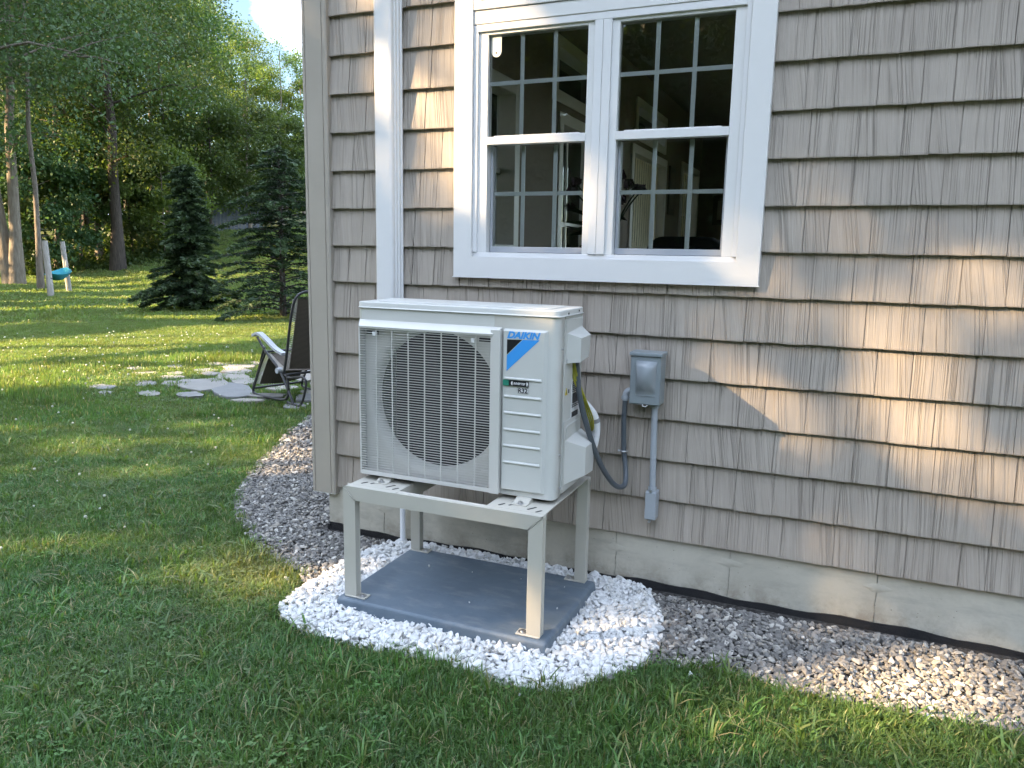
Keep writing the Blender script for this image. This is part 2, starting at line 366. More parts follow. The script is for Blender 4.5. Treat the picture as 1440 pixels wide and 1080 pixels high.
def stone_mesh(name, seed, mat, flat=.7, n=15):
    r = random.Random(seed); bm = bmesh.new()
    for _ in range(n):
        v = Vector((r.gauss(0, 1), r.gauss(0, 1), r.gauss(0, 1))).normalized()
        v = Vector((v.x*.5*r.uniform(.8, 1.1), v.y*.38*r.uniform(.8, 1.15), v.z*.38*flat*r.uniform(.8, 1.15))); bm.verts.new(v)
    bmesh.ops.convex_hull(bm, input=bm.verts)
    bmesh.ops.delete(bm, geom=[v for v in bm.verts if not v.link_faces], context='VERTS')
    bmesh.ops.bevel(bm, geom=list(bm.edges), offset=.035, segments=1, affect='EDGES', clamp_overlap=True)
    me = bpy.data.meshes.new(name); bm.to_mesh(me); bm.free(); me.materials.append(mat); return me

m_white = stone_material('white_marble_chip', [(0, (.50, .51, .51)), (.2, (.68, .69, .69)), (.5, (.80, .80, .80)), (.8, (.76, .755, .73)), (1, (.60, .58, .53))], .6, .12)
m_grey = stone_material('crushed_stone', [(0, (.12, .118, .115)), (.3, (.195, .19, .182)), (.55, (.26, .25, .235)), (.76, (.345, .33, .305)), (.86, (.38, .345, .29)), (.93, (.60, .57, .52)), (1, (.70, .68, .62))], .75, .3)
white_v = [stone_mesh('white_chip_%d' % i, 100+i, m_white, .75) for i in range(10)]
grey_v = [stone_mesh('grey_chip_%d' % i, 200+i, m_grey, .6) for i in range(12)]

def layer(poly, step, lo, hi, zfun, jit=.8):
    xs = [p[0] for p in poly]; ys = [p[1] for p in poly]
    gx, gy = np.meshgrid(np.arange(min(xs), max(xs), step), np.arange(min(ys), max(ys), step)); x = gx.ravel() + rng.uniform(-jit, jit, gx.size)*step; y = gy.ravel() + rng.uniform(-jit, jit, gx.size)*step
    k = in_poly(x, y, poly); return x[k], y[k]
def pile(name, poly, step, smin, smax, variants, z0, layers, excl, label, cat):
    P, Rr, S = [], [], []
    for l in range(layers):
        x, y = layer(poly, step, 0, 0, None); k = np.ones(len(x), bool)
        for e in excl: k &= ~e(x, y)
        x, y = x[k], y[k]; s = rng.uniform(smin, smax, len(x))*rng.choice([.5, .75, 1, 1.35], len(x), p=[.2, .3, .35, .15])
        z = z0(x, y) + l*smin*.42 + rng.uniform(-.2, .35, len(x))*smin
        P.append(np.stack([x, y, z], 1)); S.append(np.stack([s*rng.uniform(.85, 1.2, len(x)), s, s*rng.uniform(.8, 1.15, len(x))], 1))
        Rr.append(np.stack([rng.normal(0, .45, len(x)), rng.normal(0, .45, len(x)), rng.uniform(0, 6.28, len(x))], 1))
    P, S, Rr = map(np.concatenate, (P, S, Rr))
    return scatter(name, P, Rr, S, rng.integers(0, len(variants), len(P)), variants, 'stuff', label, cat)
PADB = (-1.815, -.903, -.782, -.172)
on_pad = lambda x, y: (x > PADB[0]+.01) & (x < PADB[1]-.01) & (y > PADB[2]+.01) & (y < PADB[3]-.01)
wp = smooth_poly(WHITE, 1)
def white_h(x, y):
    d = np.full(len(x), 9.)
    for i in range(len(wp)):
        a = np.array(wp[i]); b = np.array(wp[(i+1) % len(wp)]); t = np.clip(((x-a[0])*(b-a)[0]+(y-a[1])*(b-a)[1])/max(1e-9, ((b-a)**2).sum()), 0, 1)
        d = np.minimum(d, np.hypot(x-a[0]-t*(b-a)[0], y-a[1]-t*(b-a)[1]))
    return .004 + .012*np.clip(d/.12, 0, 1) + .006*np.sin(x*17)*np.sin(y*13)
pile('white_gravel', wp, .0165, .025, .040, white_v, white_h, 3, [on_pad, lambda x, y: y > .005], 'bright white crushed marble chips heaped round the grey pad', 'gravel')
GR = [(1.6, .02)] + BED[2:27] + [(-3.3, 6), (-2.46, 6), (-2.46, .02)]
gh = lambda x, y: .008 + .006*np.sin(x*5)*np.sin(y*6+1) - .035*np.clip(1-np.abs(y-.02)/.10, 0, 1)*(x > -2.5)
in_white = lambda x, y: in_poly(x, y, wp)
house_ex = lambda x, y: (y > .0) & (x > -2.45)
nearL = lambda x, y: ~((x < -2.05) & (y > 1.0))
pile('grey_gravel', GR, .0165, .022, .036, grey_v, gh, 2, [in_white, house_ex, lambda x, y: (y > 1.2)], 'loose grey crushed stone lying along the foundation and round the house corner', 'gravel')
pile('corner_gravel', GR, .028, .032, .048, grey_v, gh, 2, [in_white, house_ex, lambda x, y: (y <= 1.2) | (x > -2.46)], 'loose grey crushed stone of the side bed beyond the house corner', 'gravel')
# strays: white chips lost in the grey gravel, the lawn and on the pad
st = [(-.45, -.62, .02), (-.40, -.66, .02), (-.37, -.64, .015), (-.5, -.42, .02), (-.47, -.3, .022), (-.44, -.2, .02), (-.5, -.15, .02), (-.42, -.42, .018), (-.5, -.5, .022), (-.53, -.27, .02), (-.30, -.12, .02), (-.05, -.2, .02),
      (.2, -.33, .02), (.35, -.2, .02), (-2.2, -.62, .02), (-2.12, -.46, .02), (-2.3, -.36, .02), (-.72, -1.0, .015), (-.9, -1.03, .015), (-1.62, -.36, .088), (-1.42, -.33, .084), (-1.06, -.42, .084), (-1.3, -.6, .083), (-.96, -.5, .084), (-1.2, -.3, .083), (-1.0, -.3, .084)]
P = np.array(st); S = np.where(P[:, 2] > .05, .008, .030)*rng.uniform(.7, 1.2, len(P)); S[19] = .016
scatter('stray_chips', P, rng.uniform(0, 6, (len(P), 3)), np.stack([S]*3, 1), rng.integers(0, 10, len(P)), white_v, 'stuff', 'single white marble chips strayed onto pad, lawn and grey gravel', 'gravel')

# ------------------------------------------------------------------ house
house = thing('house', (-2.5, 0, 0), 'taupe shake sided house with white twin window on a concrete foundation', 'house')
EXP, SID = .1778, .25
MB().box(-2.44, 4, .022, .2, -.5, .262).box(-2.44, -2.24, .2, 9.6, -.5, .262).build('foundation', MT['concrete'], house)
fnd = house.children[0]
mem = MB()
xs = np.arange(-2.44, 4, .06); tops = .036 + .006*np.sin(xs*7)+.004*np.sin(xs*23)
for i in range(len(xs)-1):
    mem.add([(xs[i], .012, -.1), (xs[i+1], .012, -.1), (xs[i+1], .016, tops[i+1]), (xs[i], .016, tops[i]), (xs[i+1], .03, tops[i+1]), (xs[i], .03, tops[i])], [(0, 1, 2, 3), (3, 2, 4, 5)])
mem.box(-2.448, -2.43, .012, 2, -.1, .034)
mem.build('damp_proofing', MT['membrane'], fnd)
m_patch = worn('tie_hole_patch', (.46, .435, .37), .9, .4, 70, bump=1.0, bdist=.02)
for px, pz in ((-2.10, .165), (-1.30, .175), (-.87, .17), (-.37, .185), (.20, .185), (.75, .185)):
    r_ = random.Random(int(px*100)); n = 22
    ring = [(px + (.042+.012*math.cos(a*2))*r_.uniform(.75, 1.2)*math.cos(a), pz + .02*r_.uniform(.7, 1.25)*math.sin(a)) for a in [i*2*math.pi/n for i in range(n)]]
    b = MB(); b.add([(px, .0165, pz)] + [(x, .0212, z) for x, z in ring], [(0, 1+i, 1+(i+1) % n) for i in range(n)], True); b.build('tie_patch', MT['concrete'], fnd)
    b = MB(); w = .0011
    for k in range(7):
        z0, z1 = pz-.02-.022*k, pz-.02-.022*(k+1)+.004; o = r_.uniform(-.003, .003); b.box(px+o-w, px+o+w, .0195, .0225, max(z1, .04), max(z0, .042))
    b.build('form_seam', m_patch, fnd); MB().box(px-w, px+w, .0195, .0225, pz+.02, .245).build('form_seam', m_patch, fnd)

# walls behind the siding and the room inside
m_sheath = worn('wall_sheathing', (.12, .11, .10), .9, .1, 5); m_paint = worn('room_paint', (.22, .185, .155), .8, .05, 2, bump=.05); m_ceil = worn('room_ceiling', (.25, .23, .21), .9, .04, 2); m_floor = worn('oak_floor', (.20, .12, .06), .4, .2, 3)
WX0, WX1, WZ0, WZ1 = -1.60, -.412, 1.445, 2.51
b = MB(); b.box(-2.44, WX0, .031, .13, .263, 3.45).box(WX1, 4, .031, .13, .263, 3.45).box(WX0, WX1, .031, .13, .263, WZ0).box(WX0, WX1, .031, .13, WZ1, 3.45); b.build('front_wall', m_sheath, house)
b = MB(); b.box(-2.28, WX0, .1315, .15, .4, 3.44).box(WX1, 3.86, .1315, .15, .4, 3.44).box(WX0, WX1, .1315, .15, .4, WZ0).box(WX0, WX1, .1315, .15, WZ1, 3.44); b.build('room_front_lining', m_paint, house)
OPEN = [(1.45, 2.05, 1.5, 2.6), (3.0, 3.95, .9, 2.55), (2.85, 4.25, 2.74, 3.12), (5.3, 6.9, .5, 2.6), (5.4, 6.8, 2.78, 3.1), (8.0, 9.2, 1.45, 2.7)]
ysb = sorted({.13, 9.6} | {v for o in OPEN for v in o[:2]}); zsb = sorted({.26, 3.45} | {v for o in OPEN for v in o[2:]})
b = MB(); b2 = MB()
for i in range(len(ysb)-1):
    for j in range(len(zsb)-1):
        yc, zc = (ysb[i]+ysb[i+1])/2, (zsb[j]+zsb[j+1])/2
        if any(o[0] < yc < o[1] and o[2] < zc < o[3] for o in OPEN): continue
        b.box(-2.44, -2.30, ysb[i], ysb[i+1], zsb[j], zsb[j+1]); b2.box(-2.299, -2.285, ysb[i], ysb[i+1], zsb[j], zsb[j+1])
b.build('side_wall', m_sheath, house); b2.build('room_side_lining', m_paint, house)
MB().box(-2.3, -.4, 9.45, 9.6, .26, 3.45).box(3.4, 3.86, 9.45, 9.6, .26, 3.45).box(-.4, 3.4, 9.45, 9.6, 2.9, 3.45).box(-.4, 3.4, 9.45, 9.6, .26, .5).build('room_back_wall', m_paint, house)
MB().box(-.4, 3.4, 9.5, 9.505, .5, 2.9).build('added_back_glass', MT['glass'], house)  # unseen back opening, added so daylight brightens the room
MB().box(3.86, 4, .13, 1.0, .26, 3.45).box(3.86, 4, 7.5, 9.6, .26, 3.45).box(3.86, 4, 1.0, 7.5, 2.9, 3.45).box(3.86, 4, 1.0, 7.5, .26, .9).build('room_right_wall', m_paint, house)
MB().box(3.92, 3.925, 1.0, 7.5, .9, 2.9).build('added_side_glass', MT['glass'], house)  # another unseen opening, added on the right to light the room
MB().box(-2.3, 3.86, .13, 9.5, .36, .4).build('room_floor', m_floor, house)
MB().box(-2.44, 4, .03, 9.6, 3.451, 3.5).build('room_ceiling', m_ceil, house)
b = MB(); b.prism([(-.42, 3.42), (4.8, 5.6), (10.1, 3.42), (10.1, 3.54), (4.8, 5.74), (-.42, 3.54)], 'x', -2.75, 4.3); b.build('roof', MT['fasc'], house)
# windows of the side wall seen from inside
m_cream = worn('cream_blind', (.86, .80, .60), .7, .05, 5)
for k, (y0, y1, z0, z1) in enumerate(OPEN):
    f = MB(); x0, x1, w = -2.45, -2.262, .05
    f.box(x0, x1, y0-.06, y0+.03, z0-.06, z1+.06).box(x0, x1, y1-.03, y1+.06, z0-.06, z1+.06).box(x0, x1, y0+.03, y1-.03, z0-.06, z0+.03).box(x0, x1, y0+.03, y1-.03, z1-.03, z1+.06)
    wf = f.build('side_window', MT['sash'], house, .004, 1)
    MB().box(-2.40, -2.396, y0+.03, y1-.03, z0+.03, z1-.03).build('pane', MT['glass'], wf)
    if z1-z0 > .6:
        b = MB(); zm = (z0+z1)/2; b.box(-2.415, -2.375, y0+.03, y1-.03, zm-.02, zm+.02)
        if k != 3: b.box(-2.392, -2.382, (y0+y1)/2-.01, (y0+y1)/2+.01, z0+.03, zm-.02).box(-2.392, -2.382, (y0+y1)/2-.01, (y0+y1)/2+.01, zm+.02, z1-.03)
        b.build('sash_bar', MT['sash'], wf)
    if k in (3, 5):
        b = MB(); y = y0+.08
        while y < y1-.1:
            b.box(-2.35, -2.345, y, y+.07, z0+.05, z1-.04); y += .105 if k == 3 else .14
        b.build('vertical_blind', m_cream, wf)

# corner post
post_prof = [(-2.516, -.012), (-2.509, -.020), (-2.497, -.020), (-2.4955, -.015), (-2.4935, -.015), (-2.492, -.018), (-2.399, -.018), (-2.3975, -.013), (-2.3955, -.013), (-2.394, -.018), (-2.378, -.018), (-2.372, -.012), (-2.372, .02), (-2.43, .021), (-2.43, .09), (-2.516, .09)]
MB().prism(post_prof, 'z', SID-.034, 3.42).build('corner_post', MT['post'], house)
MB().prism([(-2.514, -.016), (-2.376, -.016), (-2.374, .018), (-2.432, .019), (-2.432, .088), (-2.514, .088)], 'z', SID-.0375, SID-.0345).build('post_end_trim', MT['whitetrim'], house)

# shakes, one by one
sb = MB()
for n in range(18):
    z = SID+n*EXP
    for xa, xb in ([(-2.374, 4)] if n < 6 or n > 12 else [(-2.374, -1.6), (-.41, 4)]): sb.add([(xa, .009, z+.004), (xb, .009, z+.004), (xb, .0292, z+EXP+.01), (xa, .0292, z+EXP+.01), (xa, .028, z+.006), (xb, .028, z+.006)], [(0, 1, 2, 3), (4, 5, 1, 0)])
siding = sb.build('siding', MT['siding'], house)
def shake_mesh(seed):
    r = random.Random(seed); vs = []; c = 5
    for i in range(c):
        u = i/(c-1)-.5; e = .0016 if i in (0, c-1) else 0
        dz = r.uniform(-.0012, .0012)
        vs += [(u, .0245, dz+.003), (u, .0008+e, dz), (u, e, .004), (u, .0250+e*.6, EXP+.022)]
    fs = []
    for i in range(c-1):
        a, b_ = i*4, i*4+4
        fs += [(a, b_, b_+1, a+1), (a+1, b_+1, b_+2, a+2), (a+2, b_+2, b_+3, a+3)]
    fs += [(0, 1, 2, 3), ((c-1)*4, (c-1)*4+3, (c-1)*4+2, (c-1)*4+1)]
    me = bpy.data.meshes.new('shake'); me.from_pydata(vs, [], fs); me.materials.append(MT['siding']); return me
shakes = [shake_mesh(i) for i in range(8)]
def shake_low(seed):
    me = shakes[seed % 8].copy()
    for v in me.vertices:
        if v.co.z > .1: v.co.z = .115; v.co.y *= .62
    return me
low = [shake_low(i) for i in range(3)]
rest = MB(); og = ORG[house]; rs = random.Random(31); nshake = 0
for n in range(-0, 18):
    z = SID + n*EXP; spans = [(-2.374, .80)] if n < 6 else [(-2.374, -1.665), (-.345, .80)]
    if n >= 14: spans = []
    if n == 6: spans = [(-2.374, -1.665), (-1.664, -.346), (-.345, .80)]
    if n >= 13 and n*EXP+SID > 2.6: spans = [(-2.374, .80)]
    for (xa, xb) in spans:
        x = xa
        while x < xb-.02:
            w = rs.choice([.095, .12, .135, .15, .165, .185, .2])*rs.uniform(.92, 1.08)
            if xb-(x+w) < .06: w = xb-x
            gap = rs.choice([.002, .0026, .0034, .0044]); dz = rs.uniform(-.001, .001)
            if n >= 14:
                x += w; continue
            me = rs.choice(low) if (n == 6 and xa == -1.664) else rs.choice(shakes)
            o = bpy.data.objects.new('shingle', me); COL.objects.link(o); o.parent = siding
            o.location = Vector((x+w/2, rs.uniform(-.0008, .0012), z+dz)) - og; o.scale = (w-gap, 1, 1); nshake += 1
            x += w
    # the courses beyond the frame
    for (xa, xb) in ([(.80, 4)] if n < 14 else [(-2.374, 4)]):
        x = xa
        while x < xb-.02:
            w = min(rs.uniform(.1, .2), xb-x)
            rest.add([(x+.002, .0245, z), (x+w-.002, .0245, z), (x+w-.002, 0, z+.002), (x+.002, 0, z+.002), (x+w-.002, .025, z+EXP+.02), (x+.002, .025, z+EXP+.02)], [(0, 1, 2, 3), (3, 2, 4, 5)]); x += w
rest.build('shingle_courses', MT['siding'], house, kind='stuff')

# ---- window
win = MB().box(-1.5925, -.4205, -.004, .10, 1.4525, 1.4745).build('window', MT['white'], house, .002, 1)
CO = (-1.682, -.329, 1.362, 2.62); CI = (-1.592, -.421, 1.452, 2.50); Y0, Y1 = -.026, .02; g = .0007
for nm, poly in (('casing', [(CO[0], CO[2]+g), (CO[0], CO[3]), (CI[0], CO[3]), (CI[0], CI[2]+g)]), ('casing', [(CO[1], CO[2]+g), (CI[1], CI[2]+g), (CI[1], CO[3]), (CO[1], CO[3])]),
                 ('casing', [(CO[0], CO[2]), (CI[0], CI[2]), (CI[1], CI[2]), (CO[1], CO[2])])):
    MB().prism(poly, 'y', Y0, Y1).build(nm, MT['whitetrim'], win, .0025, 2)
MB().box(CI[0]+.001, CI[1]-.001, -.024, .02, 2.505, 2.619).box(CI[0]+.001, CI[1]-.001, -.017, .02, 2.448, 2.5035).build('head_casing', MT['whitetrim'], win, .002, 1)
MB().box(-1.553, -1.53, -.0242, -.0235, 2.541, 2.5445).build('nail_mark', MT['rubber'], win)
fr = MB(); fr.box(-1.5915, -1.572, -.013, .1, 1.4745, 2.4465).box(-.4405, -.4215, -.013, .1, 1.4745, 2.4465).box(-1.572, -.4405, -.013, .1, 2.418, 2.4465); fr.build('jamb', MT['white'], win, .0025, 2)
MB().box(-1.0065-.036, -1.0065, -.013, .1, 1.4745, 2.418).build('mullion', MT['white'], win, .002, 2); MB().box(-1.0055, -1.0055+.036, -.013, .1, 1.4745, 2.418).build('mullion', MT['white'], win, .002, 2)
for (x0, x1) in ((-1.572, -1.0425), (-.9695, -.4405)):
    a0, a1 = x0+.043, x1-.043 if x1 < -.8 else x1-.043
    a0, a1 = (x0+.044, x1-.030) if x0 < -1.2 else (x0+.032, x1-.042)
    st_ = MB(); st_.box(x0, a0, -.002, .035, 1.4745, 2.418).box(a1, x1, -.002, .035, 1.4745, 2.418).box(a0, a1, -.002, .035, 2.405, 2.418); st_.build('sash_stile', MT['sash'], win, .002, 2)
    MB().box(a0-.002, a1+.002, -.006, .036, 1.944, 1.978).box(a0+.03, a1-.03, .004, .03, 1.978, 1.983).build('meeting_rail', MT['sash'], win, .002, 2)
    lo_ = MB(); lo_.box(a0, a0+.012, .036, .07, 1.476, 1.944).box(a1-.012, a1, .036, .07, 1.476, 1.944).box(a0, a1, .034, .07, 1.476, 1.502); lo_.build('lower_sash', MT['sashshade'], win, .002, 1)
    MB().box(a0+.001, a1-.001, .018, .022, 1.97, 2.406).build('pane', MT['glass'], win); MB().box(a0+.012, a1-.012, .050, .054, 1.502, 1.95).build('pane', MT['glass'], win)
    for (z0, z1, yy, e) in ((1.978, 2.404, .0225, 0), (1.503, 1.943, .0545, .012)):
        for f_ in (1/3, 2/3):
            xm = a0+(a1-a0)*f_; MB().box(xm-.009, xm+.009, yy, yy+.007, z0, z1).build('muntin', MT['muntin'], win, .0015, 1)
        zm = z0+(z1-z0)*(.535 if e == 0 else .53); b = MB(); x = a0+e
        MB().box(a0+e, a1-e, yy-.0008+.002, yy+.0045, zm-.0085, zm+.0085).build('muntin', MT['muntin'], win)
# inner jamb lining
b = MB(); b.box(WX0, WX0+.012, .1, .17, WZ0, WZ1).box(WX1-.012, WX1, .1, .17, WZ0, WZ1).box(WX0+.012, WX1-.012, .1, .19, WZ0-.0, WZ0+.02).box(WX0+.012, WX1-.012, .1, .17, WZ1-.012, WZ1).build('jamb_lining', MT['sash'], win)

# white line-set cover / downspout
dsp = [(-2.083, .0), (-2.083, -.043), (-2.078, -.056), (-2.066, -.062), (-1.998, -.062), (-1.988, -.058), (-1.984, -.050), (-1.9835, -.040), (-1.977, -.036), (-1.976, -.026), (-1.969, -.022), (-1.968, -.010), (-1.962, -.007), (-1.962, .0)]
ds = thing('line_cover', (-2.02, -.03, .72), 'white vertical line cover running down the siding behind the unit', 'pipe cover')
MB().prism(dsp, 'z', .78, 3.41).build('cover', MT['white'], ds)
MB().prism([(x*1.0+(.004 if x > -2.02 else -.004), y-.004) for x, y in dsp], 'z', .72, .79).build('end_fitting', MT['white'], ds)

# ------------------------------------------------------------------ pad and stand
pad = thing('equipment_pad', (-1.36, -.48, 0), 'low slate grey rectangular equipment pad lying in the white stones', 'pad')
p0 = MB(); x0, x1, y0, y1 = PADB; e = .012
p0.add([(x0-e, y0-e, -.02), (x1+e, y0-e, -.02), (x1+e, y1+e, -.02), (x0-e, y1+e, -.02), (x0, y0, .08), (x1, y0, .08), (x1, y1, .08), (x0, y1, .08)], [(0, 1, 5, 4), (1, 2, 6, 5), (2, 3, 7, 6), (3, 0, 4, 7), (4, 5, 6, 7), (3, 2, 1, 0)])
p0.build('slab', MT['pad'], pad, .014, 4)
MB().box(-1.52, -1.25, -.575, -.49, .0795, .0808).build('moulded_mark', MT['pad'], pad, .0004, 1)

stand = thing('unit_stand', (-1.36, -.47, .08), 'beige powder coated steel stand with four legs on the grey pad', 'stand')
SX0, SX1, SYF, SYB, ST = -1.787, -.936, -.757, -.185, .545
LW, LD = .05, .034
for (xa, yf_) in ((SX0, SYF), (SX1-LW, SYF), (SX0-.012, SYB-LD), (SX1-LW, SYB-LD)):
    left = xa < -1.4; fr_ = yf_ == SYF
    if fr_:   # mitred against the rail
        poly = [(xa, .0865), (xa+LW, .0865), (xa+LW, ST-LW), (xa, ST)] if left else [(xa, .0865), (xa+LW, .0865), (xa+LW, ST), (xa, ST-LW)]
        lg = MB().prism(poly, 'y', yf_, yf_+LD).build('leg', MT['stand'], stand, .003, 2)
        d = 1 if left else -1; mit = MB(); xo = xa if left else xa+LW
        mit.tube([(xo+d*LW*t, yf_-.0006, ST-LW*t + rnd.uniform(-.0006, .0006)) for t in (.04, .2, .4, .6, .8, .97)], [.0012, .002, .0016, .0022, .0015, .001], 6); mit.build('weld_bead', MT['stand'], lg)
    else: lg = MB().box(xa, xa+LW, yf_, yf_+LD, .0865, ST-.004).build('leg', MT['stand'], stand, .003, 2)
    fx0, fx1 = (xa, xa+LW+.045) if left else (xa-.045, xa+LW)
    MB().box(fx0, fx1, yf_-.004, yf_+LD+.006, .0805, .0865).build('foot_plate', MT['stand'], lg, .0015, 1)
    cx = fx1-.022 if left else fx0+.022; cy = yf_+LD*.45; bt = MB()
    bt.tube([(cx, cy, .0866), (cx, cy, .0885)], .016, 16); bt.tube([(cx, cy, .0886), (cx, cy, .0945)], .0085, 6); bt.build('anchor_bolt', MT['steel'], lg)
rl = MB().prism([(SX0+.0006, ST), (SX0+LW, ST-LW), (SX1-LW, ST-LW), (SX1-.0006, ST)], 'y', SYF, SYF+LD).build('front_rail', MT['stand'], stand, .003, 2)
MB().box(SX0-.01, SX1, SYB-LD, SYB, ST-.003, ST+.001).build('back_rail', MT['stand'], stand, .002, 1)
for (xa, xb) in ((SX0+.008, SX0+.235), (SX1-.235, SX1-.004)):
    c = MB(); c.box(xa, xb, SYF+LD+.001, SYB-LD-.001, ST-.002, ST+.002); xi = xb-.004 if xa < -1.4 else xa; c.box(xi, xi+.004, SYF+LD+.001, SYB-LD-.001, ST-.055, ST-.0022)
    cp = c.build('support_plate', MT['stand'], stand)
    c = MB(); c.box(xa, xb, SYF+.003, SYF+LD, ST+.0005, ST+.002); c.build('plate_lip', MT['stand'], cp)
    for (dx, dy, l) in ((.045, .07, .03), (.085, .09, .055), (.165, .075, .05), (.20, .055, .03)):
        cx, cy = xa+dx, SYF+dy; s_ = MB()
        s_.prism([(cx-.006*math.cos(t)+(l/2 if math.sin(t) > 0 else -l/2)*.35, cy+(l/2)*(1 if math.sin(t) > 0 else -1)*.55+.006*math.sin(t)) for t in [i*math.pi/6+.1 for i in range(12)]], 'z', ST+.0021, ST+.0026); s_.build('slot', MT['rubber'], cp)
    cx = (xa+xb)/2-.005; cy = -.655; f_ = MB(); f_.prism([(cy-.02, ST+.0028), (cy+.045, ST+.0028), (cy+.045, ST+.02), (cy+.03, ST+.02), (cy-.0, ST+.006), (cy-.02, ST+.006)], 'x', cx-.03, cx+.03); uf = f_.build('mounting_foot', MT['stand'], cp, .002, 1)
    bt = MB(); bt.tube([(cx, cy-.006, ST+.006), (cx, cy-.006, ST+.008)], .012, 14); bt.tube([(cx, cy-.006, ST+.008), (cx, cy-.006, ST+.016)], .008, 6); bt.build('bolt', MT['steel'], cp)

# ------------------------------------------------------------------ the outdoor unit
UX0, UX1, UYF, UYB, UZ0, UZ1 = -1.80, -.945, -.62, -.335, .565, 1.273
unit = thing('outdoor_unit', (-1.37, -.48, UZ0), 'ivory heat pump outdoor unit with round fan behind a slatted grille, on beige stand', 'heat pump')
def rrect(x0, x1, y0, y1, r, n=5, corners=(1, 1, 1, 1)):
    out = []
    for (cx, cy, a, c) in ((x0, y0, 180, corners[0]), (x1, y0, 270, corners[1]), (x1, y1, 0, corners[2]), (x0, y1, 90, corners[3])):
        if not c: out.append((cx, cy)); continue
        ox, oy = cx + (r if cx == x0 else -r), cy + (r if cy == y0 else -r)
        out += [(ox+r*math.cos(R(a+90*i/n)), oy+r*math.sin(R(a+90*i/n))) for i in range(n+1)]
    return out
SEAM = 1.249
# lid
MB().prism(rrect(UX0-.003, UX1+.003, UYF-.003, UYB+.003, .026), 'z', SEAM+.0015, UZ1, True).build('lid', MT['unit'], unit, .005, 3)
lid = unit.children[-1]
MB().prism(rrect(UX0+.05, UX1-.05, UYF+.05, UYB-.04, .03), 'z', UZ1-.0002, UZ1+.0035, True).build('lid_panel', MT['unit'], lid, .002, 2)
# casing: front corners are rounded; the grille hole stays open
GX0, GX1, GZ0, GZ1, FX, FZ, FR = -1.779, -1.196, .583, 1.172, -1.462, .893, .284
c = MB()
c.prism([(UX0, UYB), (UX0, UYF+.02), (UX0+.003, UYF+.009), (UX0+.009, UYF+.003), (UX0+.02, UYF), (GX0, UYF), (GX0, UYF+.02), (UX0+.014, UYF+.022), (UX0+.014, UYB)], 'z', UZ0, SEAM, True)
r_ = .03
c.prism([(GX1, UYF+.02), (GX1, UYF)] + [(UX1-r_+r_*math.sin(R(a)), UYF+r_-r_*math.cos(R(a))) for a in range(0, 91, 15)] + [(UX1, UYF+.068), (UX1-.006, UYF+.068), (UX1-.006, UYF+.08), (UX1-.03, UYF+.08), (UX1-.03, UYF+.03)], 'z', UZ0, SEAM, True)
c.box(GX0, GX1, UYF, UYF+.012, GZ1, SEAM).box(GX0, GX1, UYF, UYF+.012, UZ0, GZ0)
c.build('casing', MT['unit'], unit)
MB().box(UX0+.014, UX1-.03, UYB-.02, UYB, UZ0, SEAM).box(UX0+.014, UX1-.03, UYF+.012, UYB-.02, UZ0, UZ0+.012).build('rear_panel', MT['dark'], unit)
MB().box(UX1-.03, UX1-.001, UYF+.0815, UYB, UZ0+.002, SEAM-.001).build('side_panel', MT['unit'], unit, .003, 2)
# bell mouth plate with round hole
pl = MB(); n = 64; zc = FZ; yp = UYF+.018
ring = [(FX+FR*math.cos(2*math.pi*i/n), yp, zc+FR*math.sin(2*math.pi*i/n)) for i in range(n)]
ring = [(min(p[0], GX1-.006), p[1], min(max(p[2], GZ0+.004), GZ1-.004)) for p in ring]
def to_rect(a):
    cx, sz = math.cos(a), math.sin(a); k = min(((GX1+.01-FX) if cx > 0 else (GX0-.005-FX))/cx if abs(cx) > 1e-6 else 9, ((GZ1+.01-zc) if sz > 0 else (GZ0-.01-zc))/sz if abs(sz) > 1e-6 else 9)
    return (FX+cx*k, yp+.002, zc+sz*k)
outer = [to_rect(2*math.pi*i/n) for i in range(n)]
lip = [(FX+(FR+.028)*math.cos(2*math.pi*i/n), yp-.002, zc+(FR+.028)*math.sin(2*math.pi*i/n)) for i in range(n)]
lip = [(min(max(p[0], GX0), GX1+.008), p[1], min(max(p[2], GZ0-.008), GZ1+.008)) for p in lip]
deep = [(FX+(FR-.012)*math.cos(2*math.pi*i/n), yp+.05, zc+(FR-.012)*math.sin(2*math.pi*i/n)) for i in range(n)]
pl.add(outer+lip+ring+deep, [(a*n+i, a*n+(i+1) % n, (a+1)*n+(i+1) % n, (a+1)*n+i) for a in range(3) for i in range(n)], True); pl.build('bell_mouth', MT['unit2'], unit)
# corners of the plate: dark handles seen through the grille
for (x, z) in ((-1.765, 1.158), (-1.262, 1.158)): MB().box(x, x+.052, UYF+.006, UYF+.016, z-.014, z).build('clip_recess', MT['rubber'], unit)
for (x, z) in ((-1.755, .615), (-1.25, .625)): MB().box(x, x+.04, UYF+.004, UYF+.014, z, z+.022).build('clip', MT['unit2'], unit, .003, 1)
for (x, z) in ((-1.71, 1.15), (-1.275, 1.15)): MB().box(x-.006, x+.006, UYF-.026, UYF-.018, z-.008, z+.008).build('clip_button', MT['white'], unit)
